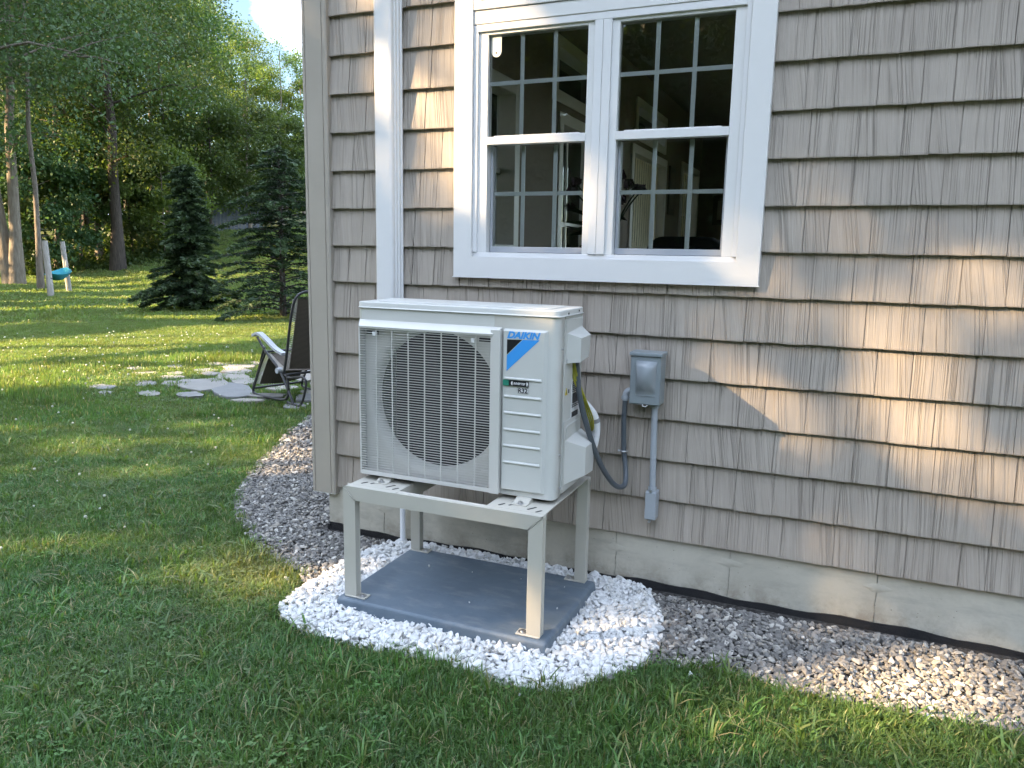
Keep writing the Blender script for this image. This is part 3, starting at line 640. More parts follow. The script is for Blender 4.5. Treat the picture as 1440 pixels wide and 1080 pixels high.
# fan
fan = MB(); fan.tube([(FX, UYF+.045, zc), (FX, UYF+.12, zc)], .055, 24); fo = fan.build('fan', MT['fan'], unit)
for k in range(3):
    b = MB(); vs = []
    for i in range(7):
        r = .05 + (FR-.085)*i/6; sw = .25*i/6
        for j in range(6):
            a = 2*math.pi*k/3 + sw + (j/5-.5)*(1.5 - .35*i/6); vs.append((FX+r*math.cos(a), UYF+.085+(j/5-.5)*.07, zc+r*math.sin(a)))
    b.add(vs, [(i*6+j, i*6+j+1, (i+1)*6+j+1, (i+1)*6+j) for i in range(6) for j in range(5)], True); b.add([(x, y+.003, z) for x, y, z in vs], [(i*6+j, (i+1)*6+j, (i+1)*6+j+1, i*6+j+1) for i in range(6) for j in range(5)], True); b.build('blade', MT['fan'], fo)
# grille frame: sloped visor on top, flat band on the right
GY = UYF-.026
gf = MB()
gf.prism([(GX0-.012, UYF), (GX0-.002, GY), (GX0+.004, GY), (GX0+.004, UYF+.002)], 'z', GZ0-.01, GZ1+.004)
gf.prism([(GX1-.004, UYF+.002), (GX1-.004, GY), (GX1+.034, GY), (GX1+.034, UYF)], 'z', GZ0-.014, GZ1+.022)
gf.prism([(GX0+.004, UYF), (GX0+.004, GY), (GX1-.004, GY), (GX1-.004, UYF)], 'z', GZ0-.012, GZ0+.004)
gr = gf.build('grille', MT['unit2'], unit)
v = MB(); za, zb, zc_ = 1.203, 1.179, GZ1-.002
v.add([(GX0-.011, UYF-.0005, za), (GX1+.0335, UYF-.0005, za), (GX1+.004, GY-.004, zb), (GX0+.002, GY-.004, zb), (GX0+.002, GY-.002, zc_), (GX1+.004, GY-.002, zc_), (GX0+.002, UYF, zc_), (GX1+.004, UYF, zc_)], [(0, 1, 2, 3), (3, 2, 5, 4), (4, 5, 7, 6), (0, 3, 4, 6), (1, 7, 5, 2)]); v.build('visor', MT['unit2'], gr)
bars = MB(); k = 0; z = GZ1-.008
while z > GZ0+.006:
    bars.prism([(GY+.001, z-.0010), (GY+.001, z+.0010), (GY+.0036, z+.0011), (GY+.0036, z-.0007)], 'x', GX0+.004, GX1-.004); z -= .01015
bars.build('grille_bars', MT['unit2'], gr, kind='stuff')
vb = MB()
for i in range(1, 8):
    x = GX0+(GX1-GX0)*i/8+.006; vb.box(x-.0018, x+.0018, GY+.0015, GY+.006, GZ0, GZ1)
vb.build('grille_uprights', MT['unit2'], gr, kind='stuff')
# front service panel with ribs and print
PX0, PX1, PZ0, PZ1 = -1.155, -.983, .585, 1.2
sp = MB(); q = .009
sp.add([(PX0, UYF, PZ0), (PX1, UYF, PZ0), (PX1, UYF, PZ1), (PX0, UYF, PZ1), (PX0+.001, UYF-.012, PZ0+.004), (PX1-q, UYF-.012, PZ0+.006), (PX1-q, UYF-.012, PZ1-.007), (PX0+.001, UYF-.012, PZ1-.007)], [(4, 5, 6, 7), (0, 1, 5, 4), (1, 2, 6, 5), (2, 3, 7, 6), (3, 0, 4, 7)])
panel = sp.build('service_panel', MT['unit'], unit, .0015, 1); PY = UYF-.012
for z in (1.019, .951, .889, .825, .763, .699):
    b = MB(); b.prism([(PY+.0005, z+.004), (PY-.0028, z+.0005), (PY-.0045, z-.003), (PY-.0035, z-.0065), (PY+.0005, z-.0085)], 'x', -1.147, -1.000, True); b.build('rib', MT['unit'], panel)
def text(s, size, x, y, z, mat, parent, name, shear=0, bold=0, width=None, axis='y', depth=.0004):
    cu = bpy.data.curves.new(name, 'FONT'); cu.body = s; cu.size = size; cu.shear = shear; cu.offset = bold; cu.extrude = depth/2
    t = bpy.data.objects.new('tmp', cu); COL.objects.link(t); bpy.context.view_layer.update()
    me = bpy.data.meshes.new_from_object(t.evaluated_get(bpy.context.evaluated_depsgraph_get())); bpy.data.objects.remove(t); bpy.data.curves.remove(cu)
    xs = [p.co.x for p in me.vertices]; k = (width/(max(xs)-min(xs))) if width else 1; x0_ = min(xs); root = parent
    while root not in ORG: root = root.parent
    og_ = ORG[root]
    for p in me.vertices:
        a, b_, d = (p.co.x-x0_)*k, p.co.y, p.co.z
        p.co = Vector((x+a, y-d, z+b_))-og_ if axis == 'y' else Vector((x+d, y+a, z+b_))-og_
    me.materials.clear(); me.materials.append(mat); o = bpy.data.objects.new(name, me); COL.objects.link(o); o.parent = parent; return o
text('DAIKIN', .0335, -1.139, PY-.0006, 1.1675, MT['blue'], panel, 'lettering', .3, .0017, .132)
b = MB(); b.prism([(-1.139, 1.161), (-1.079, 1.163), (-1.139, 1.105)], 'y', PY-.0003, PY-.0008); b.build('logo_triangle', MT['ink'], panel)
b = MB(); b.prism([(-1.0765, 1.163), (-1.010, 1.165), (-1.139, 1.044), (-1.139, 1.102)], 'y', PY-.0003, PY-.0008); b.build('logo_stripe', MT['blue'], panel)
MB().box(-1.151, -1.128, PY-.0058, PY-.0003, .990, 1.0105).build('badge', MT['green'], panel); MB().box(-1.1279, -1.049, PY-.0058, PY-.0003, .990, 1.0105).build('badge', MT['ink'], panel)
text('INVERTER', .011, -1.108, PY-.0062, .9965, MT['paper'], panel, 'lettering', .2, .0004, .048)
b = MB()
for s in (-1, 1): b.prism([(-1.084+s*.032, 1.0075), (-1.084+s*.0275, 1.0085), (-1.084+s*.0275, .9925), (-1.084+s*.032, .9935), (-1.084+s*.0345, 1.0005)], 'y', PY-.0059, PY-.0064)
b.build('badge_mark', MT['paper'], panel)
b = MB(); MB().box(-1.094, -1.0505, PY-.0012, PY-.0004, .9645, .9855).build('refrigerant_label', MT['paper'], panel)
for (xa, xb, za_, zb_) in ((-1.094, -1.0505, .9847, .9855), (-1.094, -1.0505, .9645, .9653), (-1.094, -1.0932, .9653, .9847), (-1.0513, -1.0505, .9653, .9847)): b.box(xa, xb, PY-.0016, PY-.0013, za_, zb_)
b.build('label_border', MT['ink'], panel)
text('R32', .0235, -1.0905, PY-.0016, .9668, MT['ink'], panel, 'lettering', 0, .0006, .037)
for (x, z) in ((-1.70, .574), (-1.24, .574)): MB().tube([(x, UYF+.001, z), (x, UYF-.003, z)], .0045, 10).build('screw', MT['steel'], unit)
# right side: terminal cover, labels, valve cover
SXR = UX1
tcv = MB(); ya, yb = UYF+.085, UYB-.008
tcv.add([(SXR, ya, 1.235), (SXR, yb, 1.235), (SXR, yb, 1.07), (SXR, ya, 1.07), (SXR+.002, ya+.002, 1.233), (SXR+.002, yb-.002, 1.233), (SXR+.002, yb-.002, 1.072), (SXR+.002, ya+.002, 1.072)], [(0, 1, 5, 4), (1, 2, 6, 5), (2, 3, 7, 6), (3, 0, 4, 7), (4, 5, 6, 7)])
tcv.add([(SXR+.002, ya+.012, 1.185), (SXR+.002, yb-.012, 1.20), (SXR+.042, yb-.02, 1.168), (SXR+.042, ya+.055, 1.165), (SXR+.042, ya+.055, 1.074), (SXR+.036, yb-.02, 1.082), (SXR+.002, ya+.012, 1.072), (SXR+.002, yb-.012, 1.085)],
        [(0, 1, 2, 3), (3, 2, 5, 4), (0, 3, 4, 6), (1, 7, 5, 2), (6, 4, 5, 7)])
tcv.build('terminal_cover', MT['unit'], unit)
MB().box(SXR-.001, SXR+.0006, UYF+.17, UYF+.255, .845, 1.0).build('rating_label', MT['paper'], unit)
rl_ = unit.children[-1]; b = MB(); rr = random.Random(4)
b.box(SXR+.0007, SXR+.0012, UYF+.18, UYF+.247, .905, .945)
for i in range(14):
    z = .99-.0075*i
    if .90 < z < .95: continue
    y = UYF+.176
    while y < UYF+.247:
        w = rr.uniform(.008, .03); b.box(SXR+.0007, SXR+.0011, y, min(y+w, UYF+.249), z-.0032, z+.0014); y += w+.004
b.box(SXR+.0007, SXR+.0011, UYF+.176, UYF+.249, .851, .872); b.build('label_print', MT['ink'], rl_)
b = MB(); b.prism([(UYF+.098, .95), (UYF+.122, .95), (UYF+.11, .977)], 'x', SXR-.001, SXR+.0006); wl = b.build('warning_label', MT['warn'], unit)
b = MB(); b.prism([(UYF+.107, .955), (UYF+.113, .955), (UYF+.1105, .969)], 'x', SXR+.0007, SXR+.001); b.box(SXR-.0005, SXR+.0006, UYF+.132, UYF+.142, .954, .968); b.build('warning_print', MT['ink'], wl)
vc = MB(); za, zb = .585, .848
prof = [(UYF+.088, za+.0), (UYF+.088, zb), (UYB-.004, zb+.002), (UYB-.004, za-.012)]
vc.prism([(y, z) for y, z in prof], 'x', SXR-.001, SXR+.003)
ym = UYF+.105
vc.add([(SXR+.003, ym, .60), (SXR+.003, ym, .775), (SXR+.058, ym+.085, .735), (SXR+.058, ym+.085, .622), (SXR+.063, UYB+.004, .742), (SXR+.060, UYB+.004, .618), (SXR+.003, UYB+.01, .785), (SXR+.003, UYB+.01, .59)],
       [(0, 1, 2, 3), (3, 2, 4, 5), (1, 6, 4, 2), (0, 3, 5, 7), (6, 7, 5, 4)])
vc.prism([(ym+.004, .782), (ym+.004, .823), (ym+.012, .828), (UYB-.03, .834), (UYB-.03, .83), (ym+.014, .822), (ym+.012, .782)], 'x', SXR+.003, SXR+.007)
vc.build('valve_cover', MT['unit'], unit, .004, 2)
for (y, z) in ((UYF+.05, 1.13), (UYF+.096, 1.085), (UYF+.05, .73), (UYF+.06, .60)): MB().tube([(SXR-.001, y, z), (SXR+.004, y, z)], .005, 10).build('screw', MT['steel'], unit)
for (y, z) in ((UYF+.10, 1.258), (UYF+.22, 1.262)): MB().tube([(SXR+.002, y, z), (SXR+.0055, y, z)], .004, 8).build('screw', MT['rubber'], lid)

# ------------------------------------------------------------------ electrics on the wall
bx = thing('disconnect_box', (-.755, -.002, .58), 'grey wall mounted disconnect box with domed hood and conduit below it', 'electrical box')
BX0, BX1, BZ0, BZ1 = -.812, -.683, .857, 1.062
body = MB().box(BX0, BX1, -.088, -.001, BZ0, BZ1).build('body', MT['boxgrey'], bx, .003, 2)
MB().box(BX0-.004, BX1+.006, -.098, -.001, BZ1+.0005, BZ1+.016).build('rain_cap', MT['boxgrey'], bx, .003, 2)
MB().box(BX0+.004, BX1-.003, -.0905, -.0885, BZ0+.004, BZ1-.001).build('door', MT['boxgrey'], bx, .001, 1)
hd = MB(); hx0, hx1, hz0, hz1 = -.788, -.699, .896, 1.043; vs = []; nr = 12
for i in range(nr+1):
    t = i/nr; z = hz1+(hz0-hz1)*t; d = .042*math.sin(math.pi*min(1, .12+t*.95))**.8 if t < .99 else .0; ins = .016*math.sin(math.pi*t)
    d = .002 if i == 0 else (.003 if i == nr else d)
    vs += [(hx0+.002*t, -.0905, z), (hx0+ins+.004, -.0905-d, z), (hx1-ins-.004, -.0905-d, z), (hx1-.002*t, -.0905, z)]
hd.add(vs, [(i*4+j, i*4+j+1, (i+1)*4+j+1, (i+1)*4+j) for i in range(nr) for j in range(3)], True); hd.build('hood', MT['hood'], bx)
MB().tube([(-.752, -.092, BZ0+.002), (-.752, -.097, BZ0-.004), (-.738, -.097, BZ0-.007), (-.732, -.092, BZ0+.002)], .0022, 8).build('latch', MT['steel'], bx)
b = MB(); b.tube([(-.711, -.045, BZ0+.001), (-.711, -.045, BZ0-.016)], .0185, 20); b.build('conduit_hub', MT['pvc'], bx)
b = MB(); b.tube([(-.7105, -.045, BZ0-.014), (-.7035, -.045, .485)], .0135, 18); b.build('conduit', MT['pvc'], bx)
b = MB(); b.tube([(-.7035, -.045, .495), (-.7032, -.045, .478)], .018, 20); b.build('conduit_collar', MT['pvc'], bx)
cb = MB().box(-.7285, -.6805, -.066, -.006, .352, .4775).build('conduit_body', MT['pvc'], bx, .005, 2)
MB().box(-.7265, -.6825, -.070, -.0665, .356, .4745).build('cover', MT['pvc'], cb, .0015, 1)
for z in (.481, .347): MB().tube([(-.705, -.060, z), (-.705, -.072, z)], .006, 10).build('screw', MT['steel'], cb)

wh = thing('flexible_conduit', (-.84, -.2, .5), 'dark grey flexible conduit looping from the unit to the disconnect box', 'conduit')
pts = smooth_path([(-.938, -.43, 1.085), (-.934, -.425, 1.04), (-.925, -.42, .95), (-.91, -.40, .862), (-.889, -.36, .753), (-.866, -.30, .644), (-.840, -.22, .551), (-.821, -.16, .510), (-.811, -.10, .508), (-.820, -.062, .560), (-.835, -.05, .647), (-.84, -.05, .769), (-.838, -.05, .868)], 8)
MB().tube(pts, .0112, 14).build('hose', MT['whip'], wh)
MB().tube(smooth_path([(-.838, -.05, .862), (-.837, -.05, .888), (-.828, -.05, .903), (-.811, -.05, .906)], 5), .0135, 14).build('elbow', MT['pvc'], wh)
MB().tube([(-.838, -.05, .868), (-.838, -.05, .880)], .0175, 16).build('gland', MT['pvc'], wh)
b = MB(); b.tube([(-.832, -.05+.016*math.sin(a), .64+.0) for a in (0, .01)], .001, 4); b = MB()
b.tube([(-.835+.0145*math.cos(a), -.05+.0145*math.sin(a), .640) for a in [i*2*math.pi/16 for i in range(17)]], .004, 6, False); b.tube([(-.853, -.052, .640), (-.818, -.052, .640)], .0035, 6); b.tube([(-.858, -.055, .640), (-.850, -.055, .640)], .006, 8); b.build('strap', MT['steel'], wh)

yw = thing('ground_wires', (-.92, -.38, .78), 'pair of yellow green wires hanging from the unit terminal cover', 'wire')
for k in range(3):
    d = (k-1)*.0062
    pts = smooth_path([(-.946+d*.4, -.445+d, 1.085), (-.941+d, -.44, 1.04), (-.932+d, -.43+d, .99), (-.908+d, -.40, .915), (-.898+d, -.345+d, .836), (-.902+d*.6, -.305, .785), (-.912, -.29, .77)], 6)
    MB().tube(pts, .0034, 8).build('wire', MT['yellow'], yw)
lp = thing('insulated_pipe', (-.91, -.28, .6), 'white wrapped refrigerant pipe curving out behind the unit', 'pipe')
for (off, r) in ((0, .017), (-.03, .014)):
    pts = smooth_path([(-.955+off, -.31, .90), (-.925+off, -.30, .868), (-.905+off, -.285, .835), (-.896+off, -.27, .79), (-.901+off, -.265, .725), (-.918+off, -.28, .665), (-.95+off, -.31, .63)], 6); MB().tube(pts, r, 14).build('pipe', MT['foam'], lp)
MB().tube([(-.8985, -.281, .822), (-.8965, -.276, .806)], .0178, 14).build('tape_band', worn('dark_tape', (.3, .3, .3), .5, .1, 5), lp)
dr = thing('drain_pipe', (-1.955, -.04, .0), 'thin white plastic drain pipe standing between stand and foundation', 'pipe')
MB().tube([(-1.955, -.035, -.02), (-1.952, -.035, .72)], .0135, 16).build('pipe', MT['whitepvc'], dr)

# ------------------------------------------------------------------ things in the room
tb = thing('console_table', (-1.17, .62, .4), 'dark console table inside under the window', 'table'); m_dw = worn('dark_wood', (.05, .03, .02), .4, .2, 5)
MB().box(-1.75, -.6, .42, .82, 1.27, 1.31).build('table_top', m_dw, tb, .004, 2)
for x in (-1.72, -.66):
    for y in (.45, .76): MB().box(x, x+.04, y, y+.04, .4, 1.27).build('leg', m_dw, tb)
vz = thing('flower_vase', (-1.15, .6, 1.31), 'dark flowers in a vase seen through the window glass', 'vase'); m_pet = worn('dark_petals', (.035, .012, .02), .7, .3, 8); m_lf = worn('dark_leaves', (.02, .04, .018), .6, .3, 8)
prof = [(.03, 1.31), (.055, 1.34), (.065, 1.40), (.05, 1.47), (.03, 1.51), (.036, 1.53)]
b = MB(); n = 20
b.add([(-1.15+r*math.cos(2*math.pi*j/n), .6+r*math.sin(2*math.pi*j/n), z) for r, z in prof for j in range(n)], [(i*n+j, i*n+(j+1) % n, (i+1)*n+(j+1) % n, (i+1)*n+j) for i in range(5) for j in range(n)], True); b.build('vase', worn('green_glaze', (.03, .06, .04), .25, .1, 4), vz)
rr = random.Random(12); leafs = MB()
for (x, y, z) in ((-1.34, .62, 1.80), (-1.30, .55, 1.83), (-1.36, .66, 1.72), (-1.04, .6, 1.82), (-1.0, .64, 1.80), (-.965, .58, 1.79), (-1.10, .66, 1.87), (-1.06, .55, 1.74), (-1.2, .62, 1.88)):
    b = MB(); b.tube(smooth_path([(-1.15, .6, 1.49), ((x-1.15)/2+.01, (y+.6)/2, (z+1.5)/2+.04), (x, y, z)], 4), .004, 6); st_ = b.build('stem', m_lf, vz)
    b = MB()
    for k in range(9):
        a, e, s = rr.uniform(0, 6.28), rr.uniform(-.6, .9), rr.uniform(.028, .042); d = Vector((math.cos(a)*math.cos(e), math.sin(a)*math.cos(e), math.sin(e))); t = d.cross(Vector((0, 0, 1))).normalized()*s*.5; u = d.cross(t).normalized()*s*.5; c_ = Vector((x, y, z))+d*s*.35
        b.add([c_-t-u, c_+t*1.1-u*.8, c_+d*s*.4+t*.6+u, c_-t*.7+u*1.1, c_-d*s*.3], [(0, 1, 2, 3), (0, 4, 1), (1, 4, 2), (2, 4, 3), (3, 4, 0)])
    b.build('blossom', m_pet, st_)
for k in range(14):
    a = rr.uniform(0, 6.28); l = rr.uniform(.1, .22); z0 = rr.uniform(1.5, 1.7); c_ = Vector((-1.15+.04*math.cos(a), .6+.04*math.sin(a), z0)); d = Vector((math.cos(a), math.sin(a)*.6, rr.uniform(-.4, .4))).normalized(); s = d.cross(Vector((0, 0, 1))).normalized()*.022
    leafs.add([c_, c_+d*l*.5+s+Vector((0, 0, .02)), c_+d*l, c_+d*l*.5-s+Vector((0, 0, .02))], [(0, 1, 2, 3)])
leafs.build('leaves', m_lf, vz)
ac = thing('armchair', (-1.0, 2.1, .4), 'dark high backed armchair inside behind the right window sash', 'armchair'); m_nv = worn('navy_fabric', (.012, .014, .025), .8, .2, 9)
MB().prism(rrect(-1.30, -.78, .9, 1.60, .12, 6, (0, 0, 1, 1)), 'y', 2.05, 2.25, True).build('backrest', m_nv, ac, .03, 3); MB().box(-1.3, -.78, 1.5, 2.04, .75, .9).build('seat', m_nv, ac, .03, 2)
for x in (-1.38, -.78): MB().box(x, x+.078, 1.5, 2.2, .45, 1.1).build('armrest', m_nv, ac, .02, 2)
for (nm, x0, x1, y0, y1, z0, z1, lb) in (('picture_frame', -2.284, -2.262, 7.15, 7.5, 2.0, 2.62, 'tall dark picture frame on the far side wall of the room'), ('picture_frame', -2.06, -1.72, 9.42, 9.449, 1.95, 2.4, 'square dark picture frame on the back wall of the room')):
    t_ = thing(nm, ((x0+x1)/2, (y0+y1)/2, z0), lb, 'picture'); MB().box(x0, x1, y0, y1, z0, z1).build('frame', m_dw, t_, .004, 1)
    if x1-x0 < .1: MB().box(x1+.0005, x1+.003, y0+.06, y1-.06, z0+.08, z1-.08).build('picture', worn('print_a', (.2, .18, .14), .6, .4, 5), t_)
    else: MB().box(x0+.07, x1-.07, y0-.003, y0-.0005, z0+.08, z1-.08).build('picture', worn('print_b', (.35, .33, .28), .6, .3, 5), t_)
sn = thing('window_sensor', (-1.4955, .0155, 2.31), 'small white rounded alarm sensor stuck in the top left corner of the window', 'sensor')
MB().prism(rrect(-1.519, -1.472, 2.315, 2.402, .0225, 6, (1, 1, 0, 0)), 'y', .0125, .0178, True).build('body', worn('aged_white', (.72, .70, .62), .45, .05, 6), sn)
MB().tube([(-1.4955, .0124, 2.332), (-1.4955, .0115, 2.332)], .004, 10).build('dot', MT['rubber'], sn)

# ------------------------------------------------------------------ flagstones
FS = [[-6.98, 2.33, .12, .06, -.1, .08], [-6.7, 2.14, .06, .03, -.06, .05], [-6.83, 2.71, .1, .06, -.13, .12], [-6.31, 2.32, .08, .04, -.11, .1], [-6.87, 3.13, .09, .05, -.09, .08], [-6.57, 2.82, .07, .04, -.11, .1], [-5.88, 2.41, .11, .06, -.09, .09], [-6.56, 3.04, .09, .05, -.1, .1], [-6.19, 2.89, .21, .12, -.26, .26], [-6.68, 3.51, .08, .05, -.09, .09], [-6.93, 3.68, .1, .06, -.09, .09], [-6.81, 4.11, .16, .1, -.11, .12], [-6.59, 3.82, .13, .08, -.12, .14], [-6.34, 3.49, .18, .1, -.13, .14], [-6.0, 3.3, .11, .06, -.14, .15], [-5.67, 2.78, .15, .08, -.26, .29], [-7.23, 4.19, .11, .06, -.12, .13], [-6.88, 4.43, .11, .06, -.12, .13], [-5.2, 2.73, .14, .08, -.06, .07], [-5.21, 2.48, .11, .06, -.05, .05], [-5.61, 3.84, .1, .06, -.18, .23], [-4.81, 2.85, .09, .05, -.11, .14], [-7.46, 3.73, .07, .04, -.08, .08], [-7.37, 3.23, .13, .07, -.1, .09], [-5.41, 3.21, .12, .07, -.09, .11], [-5.88, 4.22, .12, .07, -.08, .1], [-6.21, 4.7, .11, .06, -.09, .12], [-5.73, 3.39, .09, .05, -.1, .12], [-6.07, 3.85, .12, .07, -.11, .13], [-4.67, 2.5, .08, .04, -.07, .09],
      [-5.12, 3.55, .14, .07, -.1, .14], [-4.9, 4.1, .14, .07, -.1, .14], [-5.35, 4.4, .14, .07, -.1, .14], [-4.95, 3.15, .1, .05, -.08, .1], [-4.5, 3.5, .14, .06, -.1, .14], [-7.6, 2.6, .09, .05, -.07, .06], [-7.25, 2.05, .08, .05, -.05, .05], [-7.75, 3.4, .08, .05, -.07, .07], [-7.05, 3.35, .08, .05, -.07, .07]]
m_flag = Mat('flagstone', (.4, .38, .36), .8, 0, .3); p_ = m_flag.pos(); oi_ = m_flag.n('ShaderNodeObjectInfo').outputs['Random']; n_ = m_flag.noise(p_, 7, 6, .65)
m_flag.col(m_flag.mix(m_flag.math('MULTIPLY', n_, .5), m_flag.ramp(oi_, [(0, (.20, .205, .21)), (.5, (.27, .26, .24)), (1, (.34, .31, .27))]), (.13, .13, .12))).bump(n_, .5, .02)
patio = thing('flagstone_patio', (-6, 3.2, 0), 'irregular grey flagstones set in the grass beside the lounge chair', 'patio')
FPOLY = []; rf = random.Random(3)
for (x, y, ax, ay, bx_, by_) in FS:
    n = 11; poly = []
    for i in range(n):
        a = 2*math.pi*i/n + rf.uniform(-.2, .2); k = rf.uniform(.82, 1.25)*1.08
        poly.append((x+(ax*math.cos(a)+bx_*math.sin(a))*k, y+(ay*math.cos(a)+by_*math.sin(a))*k))
    FPOLY.append(poly); MB().prism(poly, 'z', -.03, .036+rf.uniform(-.012, .006)).build('flagstone', m_flag.m, patio, .008, 2)

# ------------------------------------------------------------------ lounge chair
ch = thing('lounge_chair', (-4.93, 2.9, .035), 'dark tubular reclining lounge chair with laced fabric, half behind the house corner', 'lounge chair')
m_tube = worn('dark_steel_tube', (.05, .05, .055), .35, .1, 9, .3); m_fab = Mat('brown_mesh_fabric', (.11, .09, .075), .9, 0, .2); w_ = m_fab.n('ShaderNodeTexChecker', {'Vector': m_fab.pos(), 'Scale': 220.0}).outputs['Fac']; m_fab.col(m_fab.mix(w_, (.085, .072, .06), (.15, .128, .105))); m_fab = m_fab.m
m_pad = worn('grey_arm_pad', (.42, .44, .48), .45, .08, 9); m_lace = worn('pale_lacing', (.55, .52, .46), .7, .1, 9)
CO_ = Vector((-4.92, 2.58, .03)); CA = Vector((.95, -.31, 0)).normalized(); CL = Vector((.31, .95, 0)).normalized(); CW = .56
def cp_(a, b, l=0): return CO_ + CA*a + CL*l + Vector((0, 0, b))
for side, l in ((0, 0), (1, CW)):
    MB().tube(smooth_path([cp_(-.22, .50, l), cp_(-.33, .28, l), cp_(-.45, .06, l), cp_(-.40, .012, l), cp_(-.2, .012, l), cp_(.10, .03, l), cp_(.17, .12, l), cp_(.16, .28, l)], 6), .0125, 10).build('base_rail', m_tube, ch)
    MB().tube(smooth_path([cp_(-.34, .585, l), cp_(-.2, .46, l), cp_(.03, .30, l), cp_(.20, .08, l), cp_(.25, .0, l)], 5), .0125, 10).build('leg', m_tube, ch)
    MB().tube(smooth_path([cp_(.12, .27, l), cp_(.2, .25, l), cp_(.42, .28, l), cp_(.46, .2, l), cp_(.36, .012, l), cp_(.15, .012, l)], 5), .0115, 10).build('rear_leg', m_tube, ch)
    MB().tube(smooth_path([cp_(.10, .26, l), cp_(.17, .50, l), cp_(.26, .85, l), cp_(.30, 1.0, l+(.03 if side == 0 else -.03)), cp_(.31, 1.05, l+(.12 if side == 0 else -.12)), cp_(.312, 1.06, CW/2)], 6), .0125, 10).build('back_tube', m_tube, ch)
    MB().tube(smooth_path([cp_(-.20, .455, l), cp_(-.32, .28, l), cp_(-.43, .09, l)], 5), .011, 10).build('footrest_tube', m_tube, ch)
    ar = MB(); ap = smooth_path([cp_(-.40, .60, l), cp_(-.30, .625, l), (cp_(-.16, .57, l)), cp_(-.02, .50, l), cp_(.12, .465, l)], 5)
    for i in range(len(ap)-1):
        p, q_ = ap[i], ap[i+1]; s = CL*.028; h = Vector((0, 0, .012))
        ar.add([p-s-h, p+s-h, p+s+h, p-s+h, q_-s-h, q_+s-h, q_+s+h, q_-s+h], [(0, 1, 5, 4), (1, 2, 6, 5), (2, 3, 7, 6), (3, 0, 4, 7)] + ([(0, 3, 2, 1)] if i == 0 else []) + ([(4, 5, 6, 7)] if i == len(ap)-2 else []))
    ar.build('armrest', m_pad, ch)
def sling(nm, path, mat, thick=.006, inset=.055):
    P_ = smooth_path(path, 5); b = MB(); vs = []
    for p in P_:
        for j in range(5): vs.append(p + CL*(inset+(CW-2*inset)*j/4) - Vector((0, 0, .018*(1-abs(j-2)/2))))
    k = len(P_); t = Vector((thick*.7, thick*.3, thick*.5))
    b.add(vs, [(i*5+j, i*5+j+1, (i+1)*5+j+1, (i+1)*5+j) for i in range(k-1) for j in range(4)], True); b.add([v_-t for v_ in vs], [(i*5+j, (i+1)*5+j, (i+1)*5+j+1, i*5+j+1) for i in range(k-1) for j in range(4)], True)
    o = b.build(nm, mat, ch); la = MB()
    for i in range(0, (k-1)*3):
        u = i/3; a_, b_ = P_[int(u)], P_[min(int(u)+1, k-1)]; c0 = a_.lerp(b_, u-int(u)); c1 = a_.lerp(b_, min(1, u-int(u)+.25))
        for l0, l1 in ((0, inset), (CW, CW-inset)): la.tube([c0+CL*l0, c1+CL*l1], .0032, 4)
    la.build('lacing', m_lace, o)
sling('seat_fabric', [cp_(-.21, .44), cp_(-.08, .37), cp_(.08, .30)], m_fab)
sling('back_fabric', [cp_(.115, .32), cp_(.17, .52), cp_(.25, .82), cp_(.29, .99)], m_fab)
sling('footrest_fabric', [cp_(-.22, .42), cp_(-.32, .27), cp_(-.42, .11)], m_fab)
MB().tube([cp_(-.44, .07), cp_(-.44, .07, CW)], .011, 8).tube([cp_(.14, .27), cp_(.14, .27, CW)], .011, 8).tube([cp_(-.2, .455), cp_(-.2, .455, CW)], .011, 8).build('cross_bar', m_tube, ch)
MB().tube([cp_(.03, .30, -.03), cp_(.03, .30, .02)], .028, 12).build('lock_knob', m_pad, ch)

# ------------------------------------------------------------------ trees
UA = Vector((-math.cos(SUN_AZ-math.pi)*1.0, math.sin(SUN_AZ-math.pi), 0)); UA = Vector((SUN.y, -SUN.x, 0)).normalized(); VA = SUN.cross(UA).normalized()
if VA.z < 0: VA = -VA
